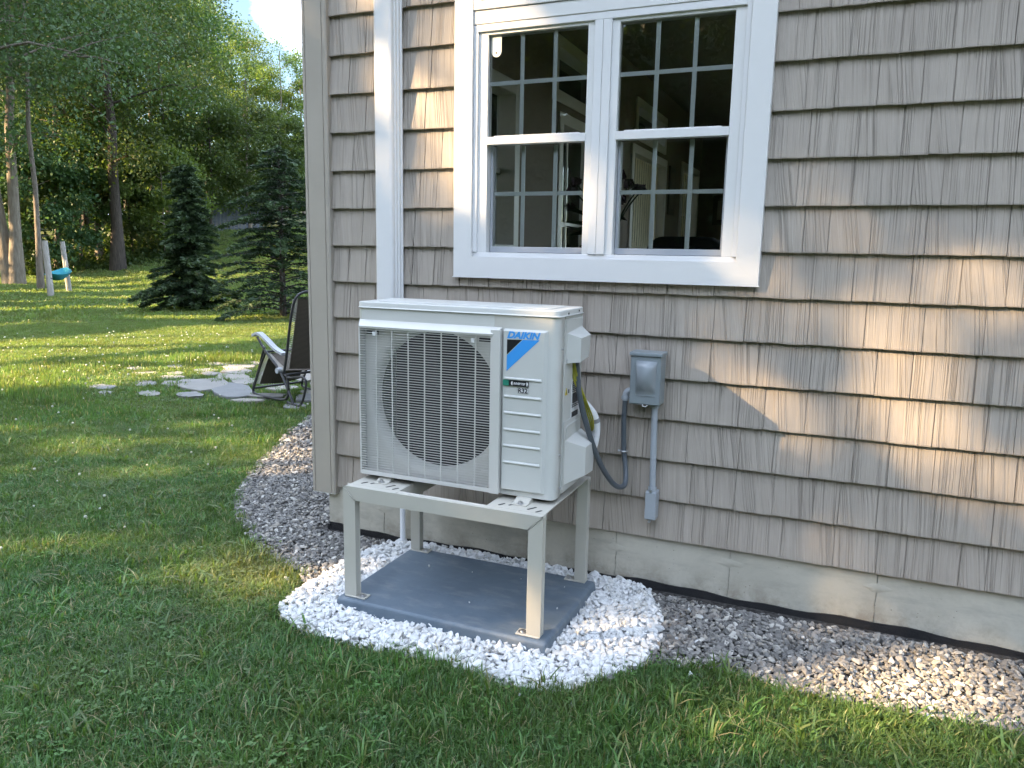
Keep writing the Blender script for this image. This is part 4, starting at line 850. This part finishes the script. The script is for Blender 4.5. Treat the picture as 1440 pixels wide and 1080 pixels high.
# places the photograph shows in sunlight: gaps in the crowns that stand between them and the sun  (x, y, z, radius, strength)
LIT = [(-1.8, 0, 2.53, .11, .95), (-1.79, 0, 2.4, .11, .95), (-1.79, 0, 2.26, .1, .9), (-1.78, 0, 2.12, .09, .9), (-1.75, 0, 1.96, .075, .9), (-1.72, 0, 1.84, .041, .7), (-1.65, 0, 2.47, .09, .8), (-1.66, 0, 2.27, .09, .8), (-1.65, 0, 2.02, .08, .8), (-1.65, 0, 1.81, .06, .8), (-1.65, 0, 1.7, .05, .6),
       (-1.0, 0, 1.92, .05, .7), (-1.0, 0, 1.79, .05, .8), (-.99, 0, 1.65, .043, .7), (-1.49, 0, 2.49, .085, .6), (-2.17, 0, 2.6, .067, .6), (-.24, 0, 1.37, .065, .85), (-.13, 0, 1.34, .077, .9), (-.03, 0, 1.27, .065, .85), (-.1, 0, 1.23, .066, .85), (.04, 0, 1.19, .045, .6), (-.27, 0, .96, .054, .8), (-.21, 0, .91, .048, .7),
       (-.24, 0, 1.72, .036, .6), (.54, 0, .78, .062, .85), (.6, 0, .73, .062, .95), (.49, 0, .82, .037, .7), (.55, 0, 1.32, .042, .6), (-.43, 0, 1.28, .054, .5), (.22, 0, 1.12, .054, .5), (.34, 0, 1.18, .042, .5), (.08, 0, .18, .064, .5), (.28, 0, .16, .071, .5), (-.14, 0, .88, .042, .6),
       (.11, -.62, 0, .066, .95), (.22, -.6, 0, .067, .95), (.02, -.63, 0, .044, .9), (.53, -.63, 0, .067, .8), (.63, -.39, 0, .066, .8), (.65, -.18, 0, .051, .6), (-2.27, -.64, 0, .083, .9), (-2.47, -.63, 0, .071, .9), (-2.16, -.62, 0, .054, .8), (-3.43, -.62, 0, .167, .55), (-3.64, -.64, 0, .173, .5), (-3.17, -.59, 0, .101, .5),
       (-4.21, 1.71, 0, .159, .85), (-4.01, 1.28, 0, .103, .85), (-4.4, 2.14, 0, .117, .8), (-3.51, 1.19, 0, .075, .7), (-1.02, -.71, .08, .051, .95), (-1.13, -.68, .08, .04, .8), (-1.01, -.61, .08, .026, .9), (-1.05, -.65, .67, .05, .6)]
def seg(a, b, r0, r1, p, n): return [(a[0]+(b[0]-a[0])*i/(n-1), a[1]+(b[1]-a[1])*i/(n-1), 0, r0+(r1-r0)*i/(n-1), p) for i in range(n)]
LIT += seg((-11.2, -2.0), (-9.25, 8.8), .95, .6, 1, 26) + seg((-8.4, .6), (-7.25, 4.2), .5, .42, 1, 14) + seg((-14.5, 5.0), (-13.3, 6.6), .3, .2, .8, 5) + seg((-16.8, 8.2), (-15, 10.5), .3, .3, 1, 6) + seg((-20, 8), (-17, 14), .35, .35, 1, 10) + seg((-24, 10), (-20, 17), .4, .4, 1, 10) + seg((-23, 16), (-18, 21), .4, .4, 1, 8) + seg((-12.2, 8.4), (-11.2, 9.2), .3, .3, 1, 4) + seg((-7.0, -1.2), (-4.6, 1.3), .65, .5, .7, 9) + seg((-5.2, -.3), (-3.6, .6), .3, .25, .6, 5)
LU = np.array([[Vector(q[:3]).dot(UA), Vector(q[:3]).dot(VA), q[3]*(1.35 if q[1] == 0 and q[0] > -1.3 else 1), 1+math.log(q[4]*(.36 if q[1] == 0 and q[0] > -1.3 else .5 if q[1] == 0 else .12 if q[2] > .3 else .65))/5.5 if q[4] < 1 else 1] for q in LIT])
def sunny(C):
    """True for leaves that would stand in one of the gaps"""
    u = C @ np.array(UA); v = C @ np.array(VA); p = np.zeros(len(C))
    for a, b, r, s in LU:
        rr_ = r + .15; d = ((u-a)**2 + (v-b)**2)/rr_**2; p = np.maximum(p, np.where(d < 1, s, 0))
    return rng.random(len(C)) < p

def gap_at(p): return bool(((( p.dot(UA)-LU[:, 0])**2 + (p.dot(VA)-LU[:, 1])**2) < (LU[:, 2]+.1)**2).any())

bark_a = bark_material('grey_brown_bark', (.10, .085, .07), (.22, .19, .155)); bark_b = bark_material('dark_bark', (.035, .03, .026), (.09, .075, .062)); bark_c = bark_material('pale_bark', (.13, .11, .085), (.25, .22, .175))
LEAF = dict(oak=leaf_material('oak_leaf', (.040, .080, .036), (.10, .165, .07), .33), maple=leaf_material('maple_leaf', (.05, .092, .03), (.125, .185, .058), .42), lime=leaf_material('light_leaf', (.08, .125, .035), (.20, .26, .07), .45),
            spruce=leaf_material('spruce_needle', (.017, .040, .018), (.058, .10, .038), .15), shrub=leaf_material('shrub_leaf', (.03, .06, .014), (.09, .12, .03), .35))

def leaf_cloud(C, length, width, up=.35):
    n = len(C); a = rng.normal(size=(n, 3)); a /= np.linalg.norm(a, axis=1)[:, None]
    nr = rng.normal(size=(n, 3)); nr[:, 2] += up*np.sign(nr[:, 2]+.3)*2; b = np.cross(nr, a); b /= np.linalg.norm(b, axis=1)[:, None]+1e-9
    L_ = length*rng.uniform(.6, 1.25, n)[:, None]; W_ = width*rng.uniform(.6, 1.25, n)[:, None]
    V = np.stack([C-a*L_*.5, C+b*W_*.5-a*L_*.06, C+a*L_*.5, C-b*W_*.5-a*L_*.06], 1).reshape(-1, 3)
    return V, np.arange(4*n).reshape(n, 4)

def broadleaf(name, x, y, H, RX, trunk_r, nleaf, leaf, lm, bark, seed, label, group=None, low=.32, forks=1, lean=(0, 0), shade=False, sig=.55, zs=.75, skew=(0, 0)):
    r = random.Random(seed); z0 = float(terr(x, y)); t_ = thing(name, (x, y, z0), label, 'tree', group); base = Vector((x, y, z0)); w = MB(); cl = []
    for f in range(forks):
        ang = f*2*math.pi/max(forks, 1)+r.uniform(0, 1); sp_ = (.045*H if forks > 1 else 0); pts = []; d = Vector((math.cos(ang)*sp_, math.sin(ang)*sp_, 0)); wob = Vector((0, 0, 0)); k = 9
        for i in range(k):
            t = i/(k-1); wob += Vector((r.gauss(0, .012*H), r.gauss(0, .012*H), 0))*.45
            pts.append(base + Vector((0, 0, -.15+.9*H*t)) + d*(.15+t*1.1 if forks > 1 else 0) + wob*min(1, t*3) + Vector((lean[0], lean[1], 0))*t*t)
        rad = [trunk_r*(1.45 if i == 0 else 1.0)*(1-.86*(i/(k-1))**.9)*(.8 if forks > 1 else 1) + .012 for i in range(k)]; w.tube(pts, rad, 9)
        nl = max(6, int(15/forks**.5))
        for j in range(nl):
            t = low + (.97-low)*(j+.5)/nl; i0 = min(int(t*(k-1)), k-2); p = pts[i0].lerp(pts[i0+1], t*(k-1)-i0); az = j*2.4 + r.uniform(-.5, .5) + f
            prof = math.sin(math.pi*min(1, max(.08, (1-(t-low)/(1.04-low))**.75*.95)))**.6*.75+.25; ln = RX*prof*r.uniform(.75, 1.15)
            dr_ = Vector((math.cos(az), math.sin(az), r.uniform(.05, .55))).normalized(); sk = Vector((skew[0], skew[1], 0))*prof
            q = [p, p+dr_*ln*.4+Vector((0, 0, .04*ln))+sk*.3, p+dr_*ln*.75+sk*.7+Vector((r.gauss(0, .06)*ln, r.gauss(0, .06)*ln, .06*ln)), p+dr_*ln+sk+Vector((r.gauss(0, .1)*ln, r.gauss(0, .1)*ln, -.02*ln))]
            r0 = max(.02, rad[i0]*.30)
            if not (shade and any(gap_at(v_) for v_ in q[1:])): w.tube(q, [r0, r0*.7, r0*.45, .008], 6, False)
            cl += [(q[2], .8), (q[3], 1.0), (q[1].lerp(q[2], .5), .6)]
            for s in range(3):
                a2 = az + r.uniform(-1.1, 1.1); st0 = q[1].lerp(q[3], r.uniform(.1, .8)); l2 = ln*r.uniform(.25, .5); e2 = st0 + Vector((math.cos(a2), math.sin(a2), r.uniform(-.25, .6)))*l2
                cl.append((e2, .85))
                if shade and (gap_at(e2) or gap_at(st0.lerp(e2, .5))): continue
                w.tube([st0, st0.lerp(e2, .5)+Vector((0, 0, .05*l2)), e2], [r0*.4, r0*.25, .006], 5, False)
        cl += [(pts[-1], .9), (pts[-1]+Vector((0, 0, .05*H)), .7)]
    w.build('trunk', bark, t_)
    pc = np.array([c[0][:] for c in cl]); pw = np.array([c[1] for c in cl]); idx = rng.choice(len(cl), nleaf, p=pw/pw.sum()); sg = sig*RX/3.2*pw[idx][:, None]
    C = pc[idx] + rng.normal(size=(nleaf, 3))*sg*np.array([1, 1, zs]); C = C[C[:, 2] > z0+.4]
    if shade: C = C[~sunny(C)]
    V, Q = leaf_cloud(C, leaf, leaf*.62); tint = np.clip(rng.normal(.45, .22, len(Q)), 0, 1)
    me = raw_mesh('crown', V-np.array(base[:]), Q, lm, False, tint); o = bpy.data.objects.new('crown', me); COL.objects.link(o); o.parent = t_
    return t_

def at(px, dist):
    """ground point seen in direction px (photograph column) at a distance from the camera"""
    a = YAW + math.atan((px-720)/1090.6); return CAM.x+math.sin(a)*dist, CAM.y+math.cos(a)*dist
G1 = 'slender trees of the wood behind the lawn'; LB = 'slender leafy tree standing in the wood behind the lawn'
seed = 50
x, y = at(22, 32); broadleaf('leafy_tree', x, y, 16, 4.6, .25, 17000, .15, LEAF['oak'], bark_c, 1, 'twin trunked pale barked tree at the left end of the lawn', low=.27, forks=2)
x, y = at(168, 35); broadleaf('leafy_tree', x, y, 17, 4.6, .23, 17000, .155, LEAF['maple'], bark_b, 2, 'tree with thick dark straight trunk right of the hammock posts', low=.26)
x, y = at(-95, 24); broadleaf('oak_tree', x, y, 15, 6.6, .34, 44000, .115, LEAF['oak'], bark_a, 3, 'big dark oak spreading over the upper left of the picture', low=.40, skew=(1.5, 1.1), sig=.5)
x, y = at(58, 29); broadleaf('oak_tree', x, y, 15, 4.6, .08, 26000, .125, LEAF['oak'], bark_a, 4, 'dark leafy oak behind the hammock posts', low=.42, sig=.5)
WOOD = [(8, 38, 15, .14, 'maple'), (55, 40, 15, .13, 'oak'), (84, 37, 14, .15, 'maple'), (112, 39, 15, .14, 'maple'), (128, 42, 15, .17, 'oak'), (143, 38, 14, .16, 'maple'), (186, 43, 15, .13, 'maple'), (202, 40, 14, .11, 'lime'), (222, 44, 15, .14, 'oak'), (243, 41, 13, .1, 'maple'),
        (258, 46, 13, .14, 'maple'), (282, 60, 15.6, .15, 'lime'), (300, 66, 14.8, .15, 'lime'), (318, 62, 15.6, .16, 'lime'), (340, 64, 14.4, .15, 'lime'), (362, 60, 11.6, .14, 'lime'), (382, 65, 11.2, .14, 'lime'), (406, 62, 13.4, .15, 'lime'), (429, 64, 11.8, .15, 'lime'), (300, 40, 6.5, .09, 'maple'), (355, 41, 6.5, .09, 'maple'), (400, 42, 6, .09, 'maple'), (150, 50, 17, .16, 'oak'), (212, 52, 15, .16, 'maple'), (60, 50, 17, .16, 'maple'), (15, 36, 5.5, .06, 'maple'), (62, 35, 5, .05, 'oak'), (118, 37, 6, .06, 'maple'), (190, 38, 5.5, .05, 'maple'), (236, 37, 5, .05, 'lime')]
ORD = 'first second third fourth fifth sixth seventh eighth ninth tenth eleventh twelfth thirteenth fourteenth fifteenth sixteenth seventeenth eighteenth nineteenth twentieth twenty-first twenty-second'.split()
def lb_wood(px, H):
    small = H < 7; i = sorted(w_[0] for w_ in WOOD if (w_[2] < 7) == small).index(px)
    if small: return ['low leafy tree at the far left edge of the wood', 'low leafy tree behind the hammock posts', 'low leafy tree left of the thick dark trunk', 'low leafy tree right of the thick dark trunk', 'low leafy tree just left of the dense spruce', 'low leafy tree just right of the dense spruce', 'low leafy tree in front of the wood between the spruces', 'low leafy tree beside the house corner behind the open spruce'][i]
    return ('slender tree in the wood behind the lawn, %s from the left' % ORD[i]) if i < len(ORD) else 'slender tree in the wood, last by the house corner'
for k, (px, d, H, tr, lk) in enumerate(WOOD):
    x, y = at(px, d); broadleaf('leafy_tree', x, y, H, 3.0 if H > 12 else 2.1 if H > 6.4 else 1.7, tr*.8, 12500 if H > 8 else 9000, .165, LEAF[lk], (bark_a, bark_b, bark_c)[k % 3], 60+k, lb_wood(px, H), G1, low=.2 if H < 10 or k % 2 else .26)
# mass of the far wood and the undergrowth at its edge
n = 60000; ang = R(-23.21) + np.arctan((rng.uniform(-160, 470, n)-720)/1090.6); dd = np.where(ang < R(-48.5), rng.uniform(52, 66, n), rng.uniform(68, 78, n)); x = np.sin(ang)*dd; y = CAM.y+np.cos(ang)*dd
h = np.where(ang < R(-48.5), 12.5, 8.0)*(.75+.2*np.sin(ang*37)+.12*np.sin(ang*91)); C = np.stack([x, y, terr(x, y)+rng.uniform(.02, 1, n)**.8*h], 1)
V, Q = leaf_cloud(C, .42, .3); o = bpy.data.objects.new('distant_wood', raw_mesh('distant_wood', V, Q, LEAF['lime'], False, np.clip(rng.normal(.6, .25, len(Q)), 0, 1))); COL.objects.link(o); tag(o, 'sunlit mass of the wood far behind the trunks', 'wood', None, 'stuff')
n = 26000; ang = R(-23.21) + np.arctan((rng.uniform(-120, 300, n)-720)/1090.6); dd = rng.uniform(35.5, 44, n); x = np.sin(ang)*dd; y = CAM.y+np.cos(ang)*dd
C = np.stack([x, y, terr(x, y)+rng.uniform(0, 1, n)**2*(.5+.9*np.abs(np.sin(ang*60)))*np.clip((dd-34.5)/5, .15, 1)], 1)
V, Q = leaf_cloud(C, .2, .12); o = bpy.data.objects.new('undergrowth', raw_mesh('undergrowth', V, Q, LEAF['shrub'], False, np.clip(rng.normal(.45, .25, len(Q)), 0, 1))); COL.objects.link(o); tag(o, 'low leafy undergrowth along the edge of the wood', 'undergrowth', None, 'stuff')

def spruce(px, d, H, RB, nb, dens, seed, label, bare=.0, shape=lambda t: 1.05 if t < .12 else (.62+.38*math.exp(-(t-.12)*14))*(1-t)**.32 + .05):
    r = random.Random(seed); x, y = at(px, d); z0 = float(terr(x, y)); t_ = thing('spruce_tree', (x, y, z0), label, 'tree', 'young spruces on the lawn'); base = Vector((x, y, z0)); w = MB(); w.tube([base+Vector((0, 0, -.1)), base+Vector((0, 0, H*.5)), base+Vector((0, 0, H))], [.075, .045, .01], 8); C, A, TI = [], [], []
    for k in range(nb):
        t = (k+.5)/nb; z = .025*H + .965*H*t; az = k*2.399+r.uniform(-.4, .4); ln = RB*shape(t)*r.uniform(.6, 1.25)*(1+.22*math.sin(az*2+seed)+.15*math.sin(az*3+t*9))
        dr_ = Vector((math.cos(az), math.sin(az), 0)); p0 = base+Vector((0, 0, z)); P_ = [p0+dr_*ln*s + Vector((0, 0, ln*(.16*math.sin(s*2.2)-.30*s*s+.10*s**4))) for s in (0, .25, .5, .75, 1)]; w.tube(P_, [.016, .013, .010, .007, .003], 5, False)
        nt = int(dens*ln)+4; thin = bare if t < .34 else 0
        for j in range(nt):
            s = r.random()**.7
            if r.random() < thin*(1.15-s): continue
            i0 = min(int(s*4), 3); p = P_[i0].lerp(P_[i0+1], s*4-i0); sd_ = dr_.cross(Vector((0, 0, 1)))*r.choice((-1, 1)); tl = .34*ln*(1.15-s)*r.random()+.03
            c_ = p + sd_*tl*.8 + dr_*tl*.45 + Vector((0, 0, r.gauss(0, .02)-tl*.12)); C.append(c_[:]); TI.append(s); ax = (sd_*r.uniform(.2, 1)+dr_*r.uniform(.3, 1)+Vector((0, 0, r.gauss(0, .35)))).normalized(); A.append(ax[:])
    w.build('trunk', bark_b, t_); C = np.array(C); A = np.array(A); n = len(C); nr = rng.normal(size=(n, 3)); b = np.cross(nr, A); b /= np.linalg.norm(b, axis=1)[:, None]; L_ = rng.uniform(.07, .16, n)[:, None]; W_ = rng.uniform(.009, .020, n)[:, None]
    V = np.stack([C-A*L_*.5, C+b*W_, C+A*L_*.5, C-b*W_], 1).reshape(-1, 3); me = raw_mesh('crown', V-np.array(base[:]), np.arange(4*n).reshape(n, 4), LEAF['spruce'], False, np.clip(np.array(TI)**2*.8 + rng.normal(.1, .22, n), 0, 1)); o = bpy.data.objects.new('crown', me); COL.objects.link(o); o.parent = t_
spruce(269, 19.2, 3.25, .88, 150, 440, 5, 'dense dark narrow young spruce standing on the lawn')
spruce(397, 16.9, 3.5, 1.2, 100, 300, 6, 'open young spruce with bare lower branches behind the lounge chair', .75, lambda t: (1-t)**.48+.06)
x, y = at(395, 16.8); n = 30; b = MB(); b.add([(x, y, .05)] + [(x+1.0*rnd.uniform(.85, 1.1)*math.cos(a), y+.8*rnd.uniform(.85, 1.1)*math.sin(a), .012) for a in [i*2*math.pi/n for i in range(n)]], [(0, 1+i, 1+(i+1) % n) for i in range(n)], True)
tag(b.build('mulch_ring', worn('needle_litter', (.055, .042, .03), .95, .4, 30, bump=.8, bdist=.03)), kind='structure')

# trees beyond the left edge of the frame: their crowns shade wall and lawn
G2 = 'tall trees west of the lawn'; LB2 = 'tall broadleaf tree beyond the left edge of the lawn'
sh = Vector((SUN.x, SUN.y, 0)).normalized(); k = 0
for row, (D, u0, off, H) in enumerate(((22.5, -5, 0, 16.5), (26.5, -3.4, 1.7, 18.5))):
    u = u0
    while u < 27:
        j = rnd.uniform(-.6, .6); px_, py_ = sh.x*(D+j)+UA.x*u*(1 if UA.y > 0 else -1), sh.y*(D+j)+UA.y*u*(1 if UA.y > 0 else -1)
        broadleaf('shade_tree', px_, py_, H*rnd.uniform(.95, 1.06), 3.7, .2, 9500, .40, LEAF['maple'], bark_a, 300+k, LB2, G2, low=.30, shade=True, sig=.75, zs=.9); k += 1; u += 3.6
G3 = 'trees behind the camera'; LB3 = 'broadleaf tree on the far side of the yard, mirrored in the window'
for i, (x, y, H) in enumerate(((-9, -30, 15), (-3, -33, 16), (3, -30, 15), (9, -32, 16), (15, -28, 15), (21, -24, 15), (26, -17, 14), (-14, -27, 16), (6, -38, 18), (-6, -38, 18), (18, -34, 18))):
    broadleaf('yard_tree', x, y, H, 4.2, .2, 5200, .42, LEAF['oak'], bark_a, 500+i, LB3, G3, low=.18, sig=.8)

n = 42000; ang = rng.uniform(R(95), R(232), n); dd = rng.uniform(34, 44, n); x = np.sin(ang)*dd; y = np.cos(ang)*dd-2
C = np.stack([x, y, rng.uniform(0, 1, n)*(15+2.5*np.sin(ang*23)+1.5*np.sin(ang*61))], 1)
V, Q = leaf_cloud(C, 1.3, 1.0); o = bpy.data.objects.new('yard_wood', raw_mesh('yard_wood', V, Q, LEAF['oak'], False, np.clip(rng.normal(.4, .2, len(Q)), 0, 1))); COL.objects.link(o); tag(o, 'leaf mass added opposite the house to darken the window reflections', 'wood', None, 'stuff')  # unseen leaf mass, added to keep bright sky out of the panes

# ------------------------------------------------------------------ hammock, fence
m_wood = bark_material('grey_post_wood', (.24, .225, .20), (.38, .36, .33))
PB = []
for px, d, rr_, H, lb, ln in ((72, 25.2, .08, 1.55, 'nearer of the two grey hammock posts at the wood edge', (-.2, .08)), (98, 27.7, .075, 1.55, 'farther of the two grey hammock posts at the wood edge', (-.22, .05))):
    x, y = at(px, d); z0 = float(terr(x, y)); t_ = thing('hammock_post', (x, y, z0), lb, 'post'); pts = [(x, y, z0-.1), (x+ln[0]*.5, y+ln[1]*.5, z0+H*.5), (x+ln[0], y+ln[1], z0+H)]; MB().tube(pts, [rr_*1.05, rr_, rr_*.92], 14).build('post', m_wood, t_)
    MB().tube([(x+ln[0]*.3-.13, y+ln[1]*.3, z0+H*.34), (x+ln[0]*.3+.13, y+ln[1]*.3, z0+H*.34)], .012, 6).build('hook', m_tube, t_); PB.append(Vector((x+ln[0]*.3, y+ln[1]*.3, z0)))
hm = thing('hammock', PB[0].lerp(PB[1], .5), 'turquoise cloth hammock slung between the two grey posts', 'hammock'); b = MB(); vs = []; A_, B_ = PB[0], PB[1]; sdir = Vector((B_-A_).cross(Vector((0, 0, 1)))).normalized()
for i in range(13):
    t = i/12; p = A_.lerp(B_, .04+.92*t); sag = .66 - .30*math.sin(math.pi*t)**.8 + .12*t; wd = .04+.26*math.sin(math.pi*t)**.6
    for j in range(7): s = (j-3)/3; vs.append(p + sdir*s*wd + Vector((0, 0, sag + .22*s*s*math.sin(math.pi*t))))
b.add(vs, [(i*7+j, i*7+j+1, (i+1)*7+j+1, (i+1)*7+j) for i in range(12) for j in range(6)], True); b.build('cloth', worn('turquoise_cloth', (.02, .26, .33), .7, .15, 8), hm)
MB().tube([A_+Vector((0, 0, .8)), vs[3]], .012, 5).tube([vs[12*7+3], B_+Vector((0, 0, 1.0))], .012, 5).build('rope', m_lace, hm)
fc = thing('board_fence', (*at(330, 41), 0), 'weathered blue grey board fence between the two spruces', 'fence'); m_fb = worn('weathered_board', (.13, .15, .18), .85, .25, 5)
px_ = 270
while px_ < 372:
    x, y = at(px_, 41); x2, y2 = at(px_+4.6, 41); z0 = float(terr(x, y)); b = MB(); d = Vector((x2-x, y2-y, 0)); q = d.normalized().cross(Vector((0, 0, 1)))*.02; p = Vector((x, y, z0-.1)); u_ = Vector((0, 0, 1.75+rnd.uniform(-.03, .03)))
    b.add([p-q, p+d-q, p+d+q, p+q, p-q+u_, p+d-q+u_, p+d+q+u_, p+q+u_], [(0, 1, 5, 4), (1, 2, 6, 5), (2, 3, 7, 6), (3, 0, 4, 7), (4, 5, 6, 7)]); b.build('board', m_fb, fc); px_ += 4.9

# ------------------------------------------------------------------ grass
m_grass = grass_material()
def blades(nb, rad, h0, h1, wid, seed, lean=.5):
    r = np.random.default_rng(seed); a = r.uniform(0, 6.28, nb); rr_ = rad*np.sqrt(r.uniform(0, 1, nb)); bx_, by_ = rr_*np.cos(a), rr_*np.sin(a); h = r.uniform(h0, h1, nb); az = r.uniform(0, 6.28, nb); ln = np.abs(r.normal(0, lean, nb)); w = wid*r.uniform(.7, 1.3, nb); fx, fy = np.cos(az), np.sin(az); sx, sy = -fy, fx; V = []
    for (t, k, ww) in ((0, 0, 1), (.45, .18, .95), (.8, .55, .65), (1, 1, .08)):
        z = h*t*(1-.28*np.minimum(ln, 1.2)*k) ; ox = h*ln*k*.75
        for s in (-1, 1): V.append(np.stack([bx_+fx*ox+s*sx*w*ww*.5, by_+fy*ox+s*sy*w*ww*.5, z-.004], 1))
    V = np.stack(V, 1).reshape(-1, 3); base = np.arange(nb)[:, None]*8; Q = np.concatenate([base+np.array([[0, 1, 3, 2]]), base+np.array([[2, 3, 5, 4]]), base+np.array([[4, 5, 7, 6]])], 1).reshape(-1, 4)
    tint = np.repeat(np.clip(r.normal(.45, .24, nb) + (r.random(nb) < .10)*.5, 0, 1), 3); return V, Q, tint
def clover(seed, n=14):
    r = np.random.default_rng(seed); V, Q, T = [], [], []
    for i in range(n):
        cx, cy, z = r.normal(0, .03), r.normal(0, .03), r.uniform(.02, .045)
        for k in range(3):
            a = k*2.094+r.uniform(0, 6); s = r.uniform(.0045, .0075); d = np.array([np.cos(a), np.sin(a), .2]); e = np.array([-np.sin(a), np.cos(a), 0]); c = np.array([cx, cy, z]); b = len(V)*1; V += [c, c+d*s*.9+e*s*.75, c+d*s*1.6, c+d*s*.9-e*s*.75]; Q.append([b, b+1, b+2, b+3]); T.append(r.uniform(.55, .85))
    return np.array(V), np.array(Q), np.array(T)
near_v = []
for i in range(6):
    V, Q, T = blades(64, .055, .026, .062, .0032, 20+i, .8); near_v.append(raw_mesh('near_tuft_%d' % i, V, Q, m_grass, True, T))
for i in range(2):
    V, Q, T = blades(34, .05, .02, .05, .0034, 40+i, .6); V2, Q2, T2 = clover(60+i); near_v.append(raw_mesh('near_tuft_%d' % (6+i), np.concatenate([V, V2]), np.concatenate([Q, Q2+len(V)]), m_grass, True, np.concatenate([T, T2])))
V, Q, T = blades(15, .04, .05, .10, .0062, 47, 1.2); near_v.append(raw_mesh('near_tuft_8', V, Q, m_grass, True, np.clip(T+.2, 0, 1)))
mid_v = [raw_mesh('mid_tuft_%d' % i, *blades(90, .11, .03, .075, .007, 80+i, .5)[:2], m_grass, True, blades(90, .11, .03, .075, .007, 80+i, .5)[2]) for i in range(5)]
far_v = [raw_mesh('far_tuft_%d' % i, *blades(110, .30, .03, .085, .02, 90+i, .45)[:2], m_grass, True, blades(110, .30, .03, .085, .02, 90+i, .45)[2]) for i in range(4)]
BEDP = np.array(bp).tolist()
def not_stone(x, y):
    k = ~in_poly(x, y, BEDP)
    for P in FPOLY:
        c = np.mean(np.array(P), 0); near = (np.abs(x-c[0]) < .6) & (np.abs(y-c[1]) < .6)
        if near.any(): k[near] &= ~in_poly(x[near], y[near], [(c[0]+(p[0]-c[0])*.84, c[1]+(p[1]-c[1])*.84) for p in P])
    k &= ~((y > 0) & (x > -2.5)); return k
def grass(name, n, box, cond, variants, s0, s1, label, p=None):
    st_ = math.sqrt((box[1]-box[0])*(box[3]-box[2])/n); gx_, gy_ = np.meshgrid(np.arange(box[0], box[1], st_), np.arange(box[2], box[3], st_)); x = gx_.ravel()+rng.uniform(-.75, .75, gx_.size)*st_; y = gy_.ravel()+rng.uniform(-.75, .75, gx_.size)*st_; k = cond(x, y) & not_stone(x, y); x, y = x[k], y[k]; n = len(x)
    z = terr(x, y); s = rng.uniform(s0, s1, n); pt = (np.hypot((x+5.9)/1.9, (y-3.2)/1.5) < 1.0); tall = np.where(pt, rng.uniform(.3, .85, n), 1+.8*((np.hypot((x+6.4)/2.6, (y-3.5)/2.1) < 1.0))*rng.random(n))
    edge = np.clip(1.0+.35*np.sin(x*1.9)*np.sin(y*2.3+1), .7, 1.4)
    return scatter(name, np.stack([x, y, z], 1), np.stack([rng.normal(0, .08, n), rng.normal(0, .08, n), rng.uniform(0, 6.28, n)], 1), np.stack([s, s, s*tall*edge*.84], 1), rng.choice(len(variants), n, p=p), variants, 'stuff', label, 'grass')
def sector(r0, r1, a0=-70, a1=40): return lambda x, y: (np.hypot(x-CAM.x, y-CAM.y) >= r0) & (np.hypot(x-CAM.x, y-CAM.y) < r1) & (np.degrees(np.arctan2(x-CAM.x, y-CAM.y)) > a0) & (np.degrees(np.arctan2(x-CAM.x, y-CAM.y)) < a1)
grass('lawn_grass', 48000, (-7, 2.2, -3.6, 3.4), sector(.9, 7.2), near_v, .6, 1.35, 'short mown green grass with clover in front of the house', [.147]*6+[.034]*2+[.05])
grass('middle_grass', 30000, (-17, -3, -1.5, 13), sector(7.0, 17), mid_v, .8, 1.3, 'mown grass of the middle lawn around the flagstones')
grass('far_grass', 30000, (-42, -6, 2, 40), sector(16.5, 42, -66, -34), far_v, .8, 1.3, 'mown grass of the far lawn rising to the wood')
# white clover heads
m_fl = worn('clover_flower', (.55, .56, .45), .8, .1, 30)
def flower(i):
    bm = bmesh.new(); bmesh.ops.create_icosphere(bm, subdivisions=1, radius=.008); bmesh.ops.translate(bm, verts=bm.verts, vec=(0, 0, .058)); me = bpy.data.meshes.new('clover_%d' % i); bm.to_mesh(me); bm.free(); me.materials.append(m_fl); return me
n = 800; x = rng.uniform(-12, -1.8, n); y = rng.uniform(-2, 6.5, n); dens = np.where(np.hypot(x+9.5, y-4) < 2.4, 1, np.where(np.hypot(x+4.6, y-.6) < 2.2, .5, .16)); k = (rng.random(n) < dens) & not_stone(x, y) & sector(2.6, 16)(x, y) & ~((x > -3.2) & (y < 0) & (rng.random(n) < .8)); x, y = x[k], y[k]; n = len(x)
s = rng.uniform(.8, 1.4, n)*np.where(x < -7, 1.2, .9); scatter('clover_flowers', np.stack([x, y, terr(x, y)], 1), rng.normal(0, .15, (n, 3)), np.stack([s, s, s], 1), np.zeros(n), [flower(0), flower(1)], 'stuff', 'small white clover heads dotting the lawn', 'flowers')
print('shakes', nshake)
